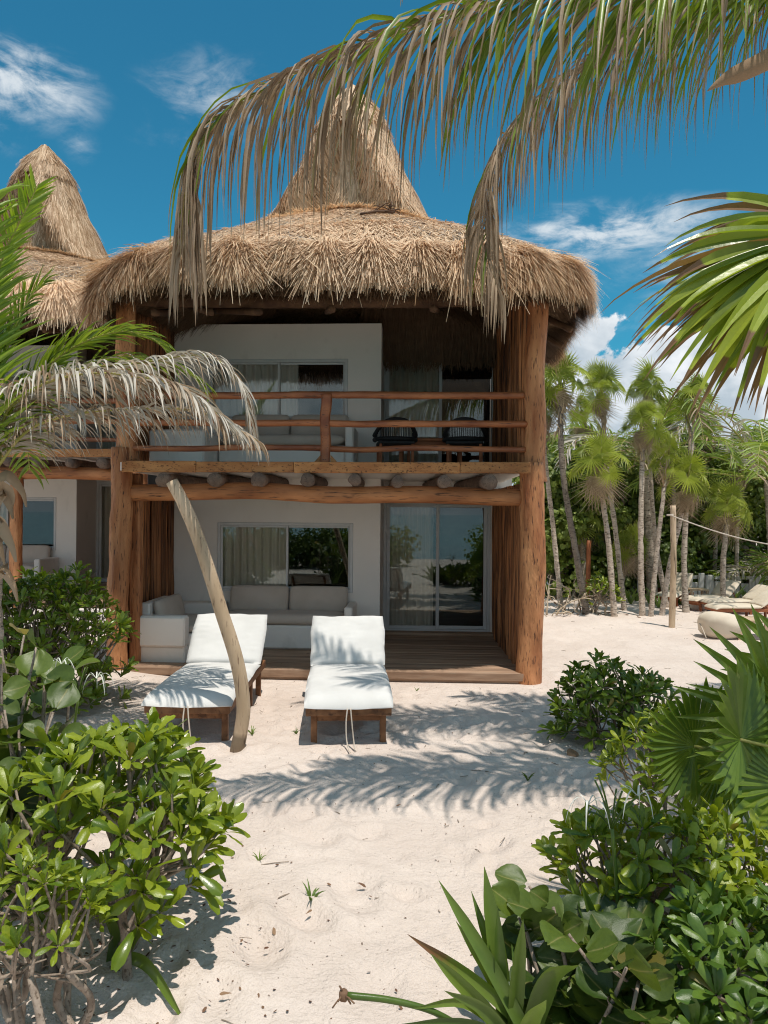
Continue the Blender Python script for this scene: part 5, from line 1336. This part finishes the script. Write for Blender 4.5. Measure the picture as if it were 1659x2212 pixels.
TPM = [((1269, 1328), (1211, 828), .50, 'tall fan palm with a dark brown trunk leaning left, nearest the house corner', .068, -.45, [(1245, 1200), (1215, 1010)]),
       ((1213, 1318), (1174, 880), .40, 'tall fan palm with a pale thin trunk directly beside the big log column', .055, .1, [(1196, 1150), (1178, 990)]),
       ((1350, 1321), (1299, 842), .42, 'tall fan palm second from the log column, its crown among the clouds', .055, .0, [(1330, 1150), (1310, 1000)]),
       ((1328, 1331), (1296, 1010), .50, 'mid height fan palm with a wide starry crown, left of the trunk group', .062, .05, [(1315, 1180), (1301, 1070)]),
       ((1442, 1314), (1396, 842), .46, 'tall fan palm in the middle of the grove, crown beside a yellow seed spray', .052, .05, [(1415, 1160), (1405, 1010)]),
       ((1388, 1331), (1390, 912), .46, 'fan palm with a straight upright trunk in the centre of the grove', .060, .05, [(1384, 1200), (1386, 1050)]),
       ((1482, 1324), (1501, 860), .50, 'tallest fan palm at the right of the grove, seed spray under its crown', .062, -.1, [(1478, 1180), (1492, 980)]),
       ((1405, 1333), (1444, 988), .42, 'fan palm whose trunk leans right behind the rope pole', .050, .1, [(1418, 1200), (1432, 1080)]),
       ((1428, 1331), (1484, 1040), .52, 'fan palm crossing behind the rope pole with a pale wide crown', .055, .15, [(1445, 1230), (1470, 1120)]),
       ((1504, 1274), (1517, 1052), .42, 'fan palm with a grey trunk behind the small wooden stool', .050, -.3, [(1508, 1200), (1514, 1120)]),
       ((1562, 1318), (1572, 1096), .46, 'short fan palm with a ringed trunk in front of the far loungers', .062, .1, [(1562, 1220), (1568, 1150)]),
       ((1266, 1294), (1255, 1140), .50, 'short stout fan palm low beside the dry bush', .075, -.1, [(1262, 1240)]),
       ((1335, 1300), (1362, 1182), .42, 'small fan palm with dark green leaves low in the grove', .050, -.2, [(1348, 1240)]),
       ((1541, 1286), (1530, 925), .46, 'fan palm behind the grove at the right, trunk half hidden', .060, -.2, [(1545, 1150), (1536, 1020)]),
       ((1465, 1290), (1448, 905), .44, 'fan palm at the back of the grove in the middle, brown leaf skirt', .055, -.2, []),
       ((1240, 1290), (1262, 905), .44, 'fan palm at the back of the grove beside the house, brown leaf skirt', .055, -.2, []),
       ((1590, 1290), (1600, 1000), .42, 'fan palm at the back right behind the sun loungers', .055, -.1, [])]
for k, (b, t_, Rr, lab, rad, dk, mids) in enumerate(TPM): thatch_palm(lab, b, t_, Rr, 400 + k, rad, dark=dk, mids=mids, nl=12 if k < 12 else 11, nd=5)

# coconut palms at the far right
for k, (bx, by, lab, fr_l) in enumerate(((8.1, 17.6, 'coconut palm with arching grey green fronds at the right behind the grove', 3.4), (5.5, 18.3, 'coconut palm behind the middle of the grove with dark upright fronds', 2.8), (8.9, 19.2, 'young coconut palm low by the white fence', 1.7))):
    z0 = 0.; hgt_ = (2.9, 3.3, .5)[k]; t = thing('coconut_palm', lab, 'palm tree', (bx, by, 0)); mb = MB(); trunk(mb, [[bx + .1, by, -.1], [bx, by, hgt_ * .5], [bx - .1, by, hgt_]], .12, .10, k); mb.build('trunk', M['bark'], t, True)
    c = np.array([bx - .1, by, hgt_]); r = np.random.default_rng(90 + k)
    for q in range(13):
        a = q * 2.4; u_ = np.array([math.cos(a), math.sin(a), 0]); L_ = fr_l * r.uniform(.8, 1.1); up_ = r.uniform(.1, .9) * L_ * .6
        frond(t, [c, c + u_ * L_ * .3 + [0, 0, up_ * .6], c + u_ * L_ * .65 + [0, 0, up_], c + u_ * L_ * .92 + [0, 0, up_ * .7], c + u_ * L_ * 1.05 + [0, 0, up_ * .3 - .3]], 34, lens_(.5, .75, .35), 500 + q + 20 * k, 'frond' if q % 6 else 'frond_silver', 'rachis', .025, .3, .045, .05, .5, segs=4, part_leaflets=False, tipd=.35, dry=.15)


def canopy_tree(label, cx, cy, h, rx, n, seed, name='sea_grape_tree', skirt=.12):
    r = np.random.default_rng(seed); t = thing(name, label, 'tree', (cx, cy, 0), 'sea grape trees behind the fan palm grove'); mb = MB()
    for k in range(4):
        e = np.array([cx + rx * .5 * r.uniform(-1, 1), cy + .6 * r.uniform(-1, 1), h * .7]); tube(mb, spline([[cx + .2 * r.normal(), cy + .2 * r.normal(), -.1], [(cx + e[0]) / 2 + .2 * r.normal(), cy, h * .35], e], 12), np.linspace(.11, .05, 12), 7, True, .15, k)
    mb.build('trunk', M['twig'], t, True)
    cl = [(cx + rx * r.uniform(-.85, .85), cy + rx * .5 * r.uniform(-1, 1), h * (skirt + (1 - skirt) * r.random() ** .7), r.uniform(.45, .9)) for _ in range(34)]
    P_ = []; Dn = []
    for (x, y, z, q) in cl:
        z = min(z, h * (1 - .25 * ((x - cx) / rx) ** 2)) ; m = n // 34; a = r.normal(0, 1, (m, 3)); a /= np.linalg.norm(a, axis=1)[:, None]; rad = q * r.uniform(.75, 1.05, m)[:, None]
        P_.append(np.array([x, y, max(z - q * .3, q * .6)]) + a * rad * [1, 1, .75]); Dn.append(a)
    P_ = np.concatenate(P_); Dn = np.concatenate(Dn); k = P_[:, 2] > .05; P_, Dn = P_[k], Dn[k]
    N_ = len(P_); v0, q0, _, _ = LV['disc'][0]; sc = r.uniform(.08, .16, N_)
    nrm = Dn + np.array([0, -.3, .5]) + r.normal(0, .5, (N_, 3)); nrm /= np.linalg.norm(nrm, axis=1)[:, None]; rd = r.normal(0, 1, (N_, 3)); x = np.cross(nrm, rd); x /= np.linalg.norm(x, axis=1)[:, None]; y = np.cross(nrm, x)
    vv = P_[:, None] + sc[:, None, None] * (v0[None, :, 0, None] * x[:, None] + v0[None, :, 1, None] * y[:, None] + v0[None, :, 2, None] * nrm[:, None])
    mb = MB(); mb.add(vv.reshape(-1, 3), [(q0[None] + np.arange(N_)[:, None, None] * 7).reshape(-1, 3)], np.repeat(r.uniform(-.5, .5, N_), 7)); mb.build('crown', M['canopy'], t, kind='stuff'); return t


for k, (u, Y, vt, rx, lab) in enumerate(((1200, 19.2, 965, 1.7, 'sea grape tree directly right of the log column behind the first trunks'), (1300, 19.8, 985, 1.9, 'sea grape tree left of centre behind the grove'), (1400, 20.4, 965, 2.0, 'sea grape tree in the centre behind the grove'),
                                         (1500, 20.6, 945, 2.0, 'sea grape tree right of centre behind the grove'), (1620, 21.4, 948, 2.2, 'sea grape tree at the right edge behind the coconut fronds'), (1760, 21.5, 935, 2.2, 'sea grape tree just past the right edge of the beach clearing'),
                                         (1250, 24.5, 935, 2.6, 'dark tree far behind at the house corner'), (1450, 25.5, 930, 2.8, 'dark tree far behind the centre of the grove'), (1650, 26.5, 935, 3.0, 'dark tree far behind the white fence'))):
    p = P(u, vt, Y); canopy_tree(lab, p[0], Y, p[2], rx, 10500, 700 + k, skirt=.04)

# low white fence, hut and rocks behind
x0, x1 = P(1488, 1240, 18.6)[0], P(1700, 1240, 18.6)[0]
fn_ = thing('garden_fence', 'weathered white board fence behind the far sun loungers', 'fence', (x0, 18.6, 0)); r = random.Random(2); x = x0
while x < x1 + 1.5:
    wd = r.uniform(.16, .24); m_ = MB(); box(m_, x, x + wd - .015, 18.6 + r.uniform(-.02, .02), 18.64, -.05, .62 + r.uniform(-.22, .12), .01); m_.build('board', M['mildew'], fn_); x += wd
m_ = MB(); box(m_, x0, x1 + 1.5, 18.66, 18.70, .5, .58); m_.build('fence_rail', M['mildew'], fn_)
hx0, hx1 = P(1195, 1240, 21)[0], P(1350, 1240, 21)[0]
hut = thing('beach_hut', 'dim white walled hut hidden behind the palm trunks beside the house', 'hut', (hx0, 21.6, 0))
m_ = MB(); box(m_, hx0, hx0 + .9, 21.6, 21.7, 0, 2.0); box(m_, hx0 + 1.7, hx1, 21.6, 21.7, 0, 2.0); box(m_, hx0, hx1, 23, 23.1, 0, 2.0); box(m_, hx0, hx0 + .1, 21.7, 23, 0, 2.0); box(m_, hx1 - .1, hx1, 21.7, 23, 0, 2); m_.build('wall', M['plaster'], hut)
m_ = MB(); box(m_, hx0 + .9, hx0 + 1.7, 21.64, 21.69, 0, 2.0); m_.build('door', M['dark'], hut)  # dark panel filling the opening, its inner shade put into the colour
m_ = MB(); box(m_, hx0 - .4, hx1 + .4, 21.5, 23.2, 2.0, 2.15, .05); m_.build('roof', M['thatchbase'], hut)
for u in (1270, 1380):
    p = P(u, 1200, 18.0); m_ = MB(); tube(m_, spline([[p[0], 18.0, -.05], [p[0] + .02, 18.0, 1.45]], 10), .055 if u < 1300 else .04, 10); m_.build('post', M['redwood'] if u < 1300 else M['mildew'], hut, True)

# far loungers
FG = 'tan cushioned sun loungers beyond the palm grove'
def far_lounger(u, v, deg, lab, seed, back=38):
    g = G(u, v, .3); t = lounger(g[0], g[1], R(deg), lab, FG, back, .36, 'redwood', 'sandcloth', .26, False, seed, 1.25, .62, (.15, 1.15)); t.scale = (.72,) * 3; return t
far_lounger(1440, 1283, -35, 'far sun lounger with its upright tan back, left of the rope pole', 31, 60)
far_lounger(1490, 1290, -62, 'far sun lounger with a raised tan back between the grey trunk and the ringed trunk', 33, 42)
far_lounger(1530, 1296, -80, 'far sun lounger of the right pair, the one behind', 35, 38)
far_lounger(1538, 1306, -83, 'far sun lounger of the right pair, the one in front', 37, 36)
def cratebox(u, v, w_, h_, lab):
    p = G(u, v); z0 = gz(p[0], p[1]); t = thing('side_table', lab, 'side table', (p[0], p[1], z0)); m_ = MB(); box(m_, p[0] - w_ / 2 - .015, p[0] + w_ / 2 + .015, p[1] - w_ / 2, p[1] + w_ / 2, z0 + h_ - .03, z0 + h_, .005); m_.build('tabletop', M['redwood'], t)
    for s_ in (-1, 1):
        m_ = MB(); box(m_, p[0] + s_ * (w_ / 2 - .02) - .02, p[0] + s_ * (w_ / 2 - .02) + .02, p[1] - w_ / 2 + .01, p[1] + w_ / 2 - .01, z0 - .02, z0 + h_ - .032, .004); m_.build('side_panel', M['redwood'], t)
    m_ = MB(); box(m_, p[0] - w_ / 2 + .042, p[0] + w_ / 2 - .042, p[1] - w_ / 2 + .02, p[1] - w_ / 2 + .04, z0 + .05, z0 + h_ - .034, .003); m_.build('front_panel', M['redwood'], t)
cratebox(1409, 1284, .34, .48, 'upright red brown side table left of the far sun loungers'); cratebox(1486, 1286, .42, .34, 'red brown side table between two far sun loungers')
# stool frame
p = G(1511, 1313); z0 = gz(p[0], p[1]); st = thing('wooden_stool', 'small bare wooden frame stool on the sand by the grey trunk', 'stool', (p[0], p[1], z0))
for s_ in (-.17, .17):
    m_ = MB(); box(m_, p[0] + s_ - .025, p[0] + s_ + .025, p[1] - .03, p[1] + .03, z0 - .03, z0 + .37, .005); m_.build('leg', M['driftwood'], st)
    m_ = MB(); box(m_, p[0] + s_ - .025, p[0] + s_ + .025, p[1] + .27, p[1] + .33, z0 - .03, z0 + .37, .005); m_.build('leg', M['driftwood'], st)
m_ = MB(); box(m_, p[0] - .2, p[0] + .2, p[1] - .035, p[1] + .335, z0 + .372, z0 + .41, .005); m_.build('seat', M['driftwood'], st)
# beanbag
p = G(1556, 1374); bb = thing('beanbag', 'cream canvas beanbag slumped on the sand behind the fan palm leaves', 'beanbag', (p[0], p[1], gz(p[0], p[1])))
m_ = MB(); n = 22; m = 40; u = np.linspace(0, np.pi, n); v = np.linspace(0, TP, m, endpoint=False); U_, V_ = np.meshgrid(u, v, indexing='ij')
rr3 = (.42 * np.sin(U_) ** .7) * (1 + .05 * np.sin(V_ * 7 + 3 * U_) * np.sin(U_) + .04 * vnoise(np.cos(V_) * 3, np.sin(V_) * 3, U_ * 2, 4))
zz3 = .20 + .23 * np.cos(U_) + .11 * np.cos(V_ + 2.6) * np.sin(U_) * (np.cos(U_) > -.3); zz3 = np.maximum(zz3, -.01)
vv = np.stack([p[0] + rr3 * 1.0 * np.cos(V_) + .05, p[1] + rr3 * .8 * np.sin(V_), zz3 + gz(p[0], p[1])], -1).reshape(-1, 3); i = np.arange(n - 1)[:, None] * m; j = np.arange(m)[None]
m_.add(vv, np.stack([i + j, i + m + j, i + m + (j + 1) % m, i + (j + 1) % m], -1).reshape(-1, 4)); m_.build('bag', M['sandcloth'], bb, True)
m_ = MB(); e = p + np.array([-.36, -.05, .2]); tube(m_, spline([e + [0, .3, 0], e, e + [0.03, -.2, -.2]], 10), .008, 5); m_.build('seam', M['rope'], bb, True)
# low bench table at the right edge
p = G(1625, 1378); z0 = gz(p[0], p[1]); bt = thing('low_table', 'low weathered plank table on the sand at the right edge', 'table', (p[0], p[1], z0))
for k in range(4):
    m_ = MB(); box(m_, -.24, .24, -.3 + k * .155, -.3 + k * .155 + .145, .30, .335, .006, rotz(R(-12)), [p[0], p[1] + .1, z0]); m_.build('plank', M['driftwood'], bt)
for s_ in (-.2, .2):
    for y_ in (-.26, .26):
        m_ = MB(); box(m_, s_ - .03, s_ + .03, y_ - .03, y_ + .03, -.03, .298, .005, rotz(R(-12)), [p[0], p[1] + .1, z0]); m_.build('leg', M['driftwood'], bt)
# rope pole and rope
b = G(1451, 1354); tp_ = P(1454, 1092, b[1]); po = thing('rope_pole', 'weathered upright pole standing alone before the grove with a rope tied near its top', 'pole', tuple(b))
m_ = MB(); tube(m_, spline([b - [0, 0, .1], (b + tp_) / 2 + [.02, 0, 0], tp_], 30), np.linspace(.060, .050, 30), 12, True, .08, 5); m_.build('shaft', M['driftwood'], po, True)
m_ = MB(); k0 = P(1451, 1114, b[1] - .08); e = P(1760, 1190, b[1] - 1.5); tube(m_, [k0 + (e - k0) * s + np.array([0, 0, -.10 * math.sin(s * np.pi)]) for s in np.linspace(0, 1, 30)], .011, 6)
solo(m_.build('rope', M['rope'], smooth=True), 'thin white rope sagging from the pole to the right edge', 'rope')
m_ = MB(); a = np.linspace(0, TP * 2, 40); tube(m_, np.stack([k0[0] + .056 * np.cos(a), b[1] + .056 * np.sin(a), k0[2] + .012 * a / TP], -1), .011, 6); m_.build('knot', M['rope'], po, True)
# blue cup lying in the sand
p = G(1530, 1328); m_ = MB(); z0 = gz(p[0], p[1]); tube(m_, [[p[0], p[1], z0 + .05], [p[0] + .12, p[1], z0 + .05]], [.055, .045], 12)
M['blue'] = mat('blue_plastic', (.03, .06, .12), rough=.4, bump=0); solo(m_.build('cup', M['blue'], smooth=True), 'small dark blue cup lying on the sand by the stool', 'cup')

# dead bush by the column
p = G(1215, 1325); db = thing('dry_bush', 'leafless pale bush of crooked branches by the foot of the palm trunks', 'shrub', tuple(p)); r = np.random.default_rng(8); m_ = MB(); tips = []
for k in range(11):
    bx_, bY = P(1180 + 14 * k, 1330, p[1])[0], p[1] + r.uniform(-.5, .5); q = np.array([bx_, bY, gz(bx_, bY) - .02]); d = np.array([r.normal(0, .35), r.normal(0, .3), 1.0]); pts = [q]
    for s in range(7): d = d * .8 + r.normal(0, .45, 3) + [0, 0, .25]; d /= np.linalg.norm(d); q = q + d * r.uniform(.08, .15) * (1.15 if k < 5 else .8); pts.append(q)
    pts = spline(pts, 26); tube(m_, pts, np.linspace(.022, .008, 26), 6, True, .2, k)
    for s in range(7):
        q = pts[r.integers(6, 25)]; e = q + r.normal(0, .14, 3) + [0, 0, .03]; tube(m_, spline([q, (q + e) / 2 + r.normal(0, .05, 3), e], 7), np.linspace(.010, .005, 7), 5); tips.append(e)
m_.build('branches', M['paletwig'], db, True, kind='stuff')
lv = [(e, r.normal(0, 1, 3) + [0, 0, -.6], r.normal(0, 1, 3), r.uniform(.06, .13)) for e in tips[::2]] + [(np.array([P(1210 + 10 * k, 1330, p[1])[0], p[1] + r.uniform(-.5, .1), .05]), r.normal(0, 1, 3), r.normal(0, 1, 3), .12) for k in range(16)]
place_leaves(db, lv, 'naupaka', 'litter', 80)

# small strap plants behind the trunks
sp_ = [(1362, 1306), (1375, 1300), (1340, 1300), (1405, 1310), (1460, 1303), (1470, 1308), (1585, 1306), (1610, 1300), (1640, 1302), (1300, 1300), (1423, 1315), (1600, 1272), (1630, 1268), (1655, 1275), (1555, 1262)]
wh = ['beside the upright trunk in the grove centre', 'right of the upright trunk', 'left of the upright trunk', 'between the leaning trunks', 'just right of the rope pole', 'left of the grey trunk', 'in front of the pair of far loungers', 'at the head of the far loungers',
      'at the right edge beyond the loungers', 'behind the dry bush', 'at the foot of the crossing trunks', 'behind the far loungers near the fence', 'by the white fence at the right', 'at the right edge by the fence', 'behind the ringed trunk by the rock']
for k, ((u, v), w_) in enumerate(zip(sp_, wh)):
    p = G(u, v); r = np.random.default_rng(k); t = thing('strap_plant', 'small strap leaved plant ' + w_, 'plant', (p[0], p[1], 0), 'small strap plants in the far sand')
    for q in range(9):
        a = r.uniform(0, TP); L_ = r.uniform(.25, .45); e = p + np.array([math.cos(a) * L_ * .7, math.sin(a) * L_ * .4, L_ * r.uniform(.5, 1.2)]); mb = MB()
        ribbon(mb, spline([p, (p + e) / 2 + [0, 0, .08], e], 7), .05 * np.array([.6, .9, 1, .9, .7, .4, .03]), np.cross(e - p, [0, -1, .3]), .4, r.uniform(-.2, .6)); mb.build('leaf', M['lily'], t, True)
shrub('small green shrub behind the dry bush', P(1290, 1300, 16)[0], 15.6, .35, .3, .85, 26, .16, 'naupaka', 55, cap=120, stems=4)
# rock
for u, v, w_, lab in ((1590, 1270, .35, 'pale rounded rock behind the far sun loungers'), (1513, 1316, .22, 'low grey mound of stone under the stool')):
    p = G(u, v); m_ = MB(); pillow(m_, p[0], p[1], .08, w_ * 2, w_ * 1.4, w_ * 1.1, None, 12, 2.2, .25, 3, .0); solo(m_.build('rock', M['plaster'], smooth=True), lab, 'rock')

# ------------------------------------------------------------------ sand litter
def ground_leaf(u, v, s, lab, seed, m='litter'):
    p = G(u, v); p[2] = gz(p[0], p[1]) + .012; r = np.random.default_rng(seed); a = r.uniform(0, TP); kind = 'seagrape' if s > .08 else 'naupaka'
    me = lmeshes(kind, m)[seed % 8]; Rm = orient([math.cos(a), math.sin(a), .15], [.2, -.3, .9]) * s
    o = inst('dry_leaf', me, None, M4(Rm, p)); return solo(o, lab, 'leaf', 'fallen leaves on the sand')
for k, (u, v, s, lab) in enumerate(((1228, 1637, .10, 'largest red brown fallen leaf in the palm shadow at the right'), (770, 1915, .055, 'small curled brown leaf on open sand below the centre'), (590, 2020, .06, 'brown leaf scrap on the sand right of the left shrub'),
        (500, 2175, .05, 'tan leaf scrap near the bottom left of the sand path'), (866, 1741, .04, 'little brown leaf in the shadow band near the centre'), (1290, 1643, .05, 'dark green fallen leaf at the right edge of the shadow'), (1352, 1432, .07, 'brown leaf right of the low round shrub'),
        (820, 1502, .05, 'leaf scrap beside the foot of the right lounger'), (660, 1990, .04, 'thin brown leaf beside the seedling'), (430, 1850, .05, 'brown leaf under the left shrub edge'))): ground_leaf(u, v, s, lab, 3 + k)
for k, (u, v, s, lab) in enumerate(((672, 1960, .13, 'tiny green seedling on the open sand path'), (545, 1590, .12, 'grass tuft right of the leaning post'), (640, 1590, .09, 'tiny grass tuft left of the right lounger'), (560, 1870, .08, 'sparse tuft at the edge of the left shrub'), (1140, 1690, .10, 'lone grass blade tuft in the shadow at the right'), (900, 1490, .07, 'little tuft on sunlit sand before the deck'))):
    p = G(u, v); p[2] = gz(p[0], p[1]); r = np.random.default_rng(k + 70); mb = MB(); t = thing('grass_tuft', lab, 'plant', tuple(p))
    for q in range(7):
        a = r.uniform(0, TP); e = p + np.array([math.cos(a), math.sin(a), r.uniform(.6, 1.3)]) * s * .6; ribbon(mb, spline([p, (p + e) / 2 + [0, 0, s * .15], e], 6), s * .09 * np.array([.6, 1, 1, .8, .5, .05]), np.cross(e - p, [.1, -1, .3]), .3, .3)
    mb.build('blades', M['lily'], t, True)
# twigs and crumbs: nobody could count them
mb = MB(); r = np.random.default_rng(66)
for k in range(420):
    x, y = r.uniform(-3.5, 3.6), r.uniform(2.4, 9.1); 
    if k > 300: x, y = r.uniform(2, 8), r.uniform(8, 16)
    z = gz(x, y) + .006; a = r.uniform(0, TP); L_ = r.uniform(.02, .09) * (2.2 if k % 17 == 0 else 1); d = np.array([math.cos(a), math.sin(a), 0]) * L_
    tube(mb, spline([[x, y, z], np.array([x, y, z]) + d * .5 + r.normal(0, .006, 3), np.array([x, y, z]) + d], 5), r.uniform(.0015, .004), 4, tint=0)
mb.build('sand_twigs', M['twig'], kind='stuff')
mb = MB(); r = np.random.default_rng(67); N_ = 1500; x = r.uniform(-3.6, 3.8, N_); y = r.uniform(2.3, 9.3, N_); near = r.random(N_) < .35
x = np.where(near, r.normal(-1.5, .7, N_), x); y = np.where(near, r.normal(3.2, .6, N_), y); z = ground_z(x, y) + .006; v0, q0, _, _ = LV['disc'][1]; a = r.uniform(0, TP, N_); s_ = r.uniform(.004, .018, N_) * np.where(near, 1.6, 1)
X1 = np.stack([np.cos(a), np.sin(a), r.normal(0, .3, N_)], -1); Y1 = np.stack([-np.sin(a), np.cos(a), r.normal(0, .3, N_)], -1) * .5
vv = np.stack([x, y, z], -1)[:, None] + s_[:, None, None] * (v0[None, :, 0, None] * X1[:, None] + v0[None, :, 1, None] * Y1[:, None])
mb.add(vv.reshape(-1, 3), [(q0[None] + np.arange(N_)[:, None, None] * 7).reshape(-1, 3)], np.repeat(r.uniform(-.8, .1, N_), 7)); mb.build('leaf_litter', M['litter'], kind='stuff')

# hedge and palms on the seaward side, behind the photographer (seen in the glass)
for k, (x, y, h_) in enumerate(((-6.5, -4.5, 1.7), (-4.2, -5.0, 1.5), (-1.8, -4.8, 1.35), (3.6, -4.5, 1.6), (6.2, -5, 1.9), (8.8, -4.2, 1.7))):
    t = canopy_tree(['round sea grape thicket on the seaward side at the far left', 'sea grape thicket on the seaward side, left', 'low sea grape thicket on the seaward side behind the viewpoint', 'sea grape thicket right of the path to the sea', 'taller sea grape thicket seaward at the right', 'sea grape thicket seaward at the far right'][k], x, y, h_, 1.5, 2600, 900 + k, 'sea_grape_thicket'); t['group'] = 'seaward thickets'
for o in bpy.data.objects:
    if '_o' in o: del o['_o']
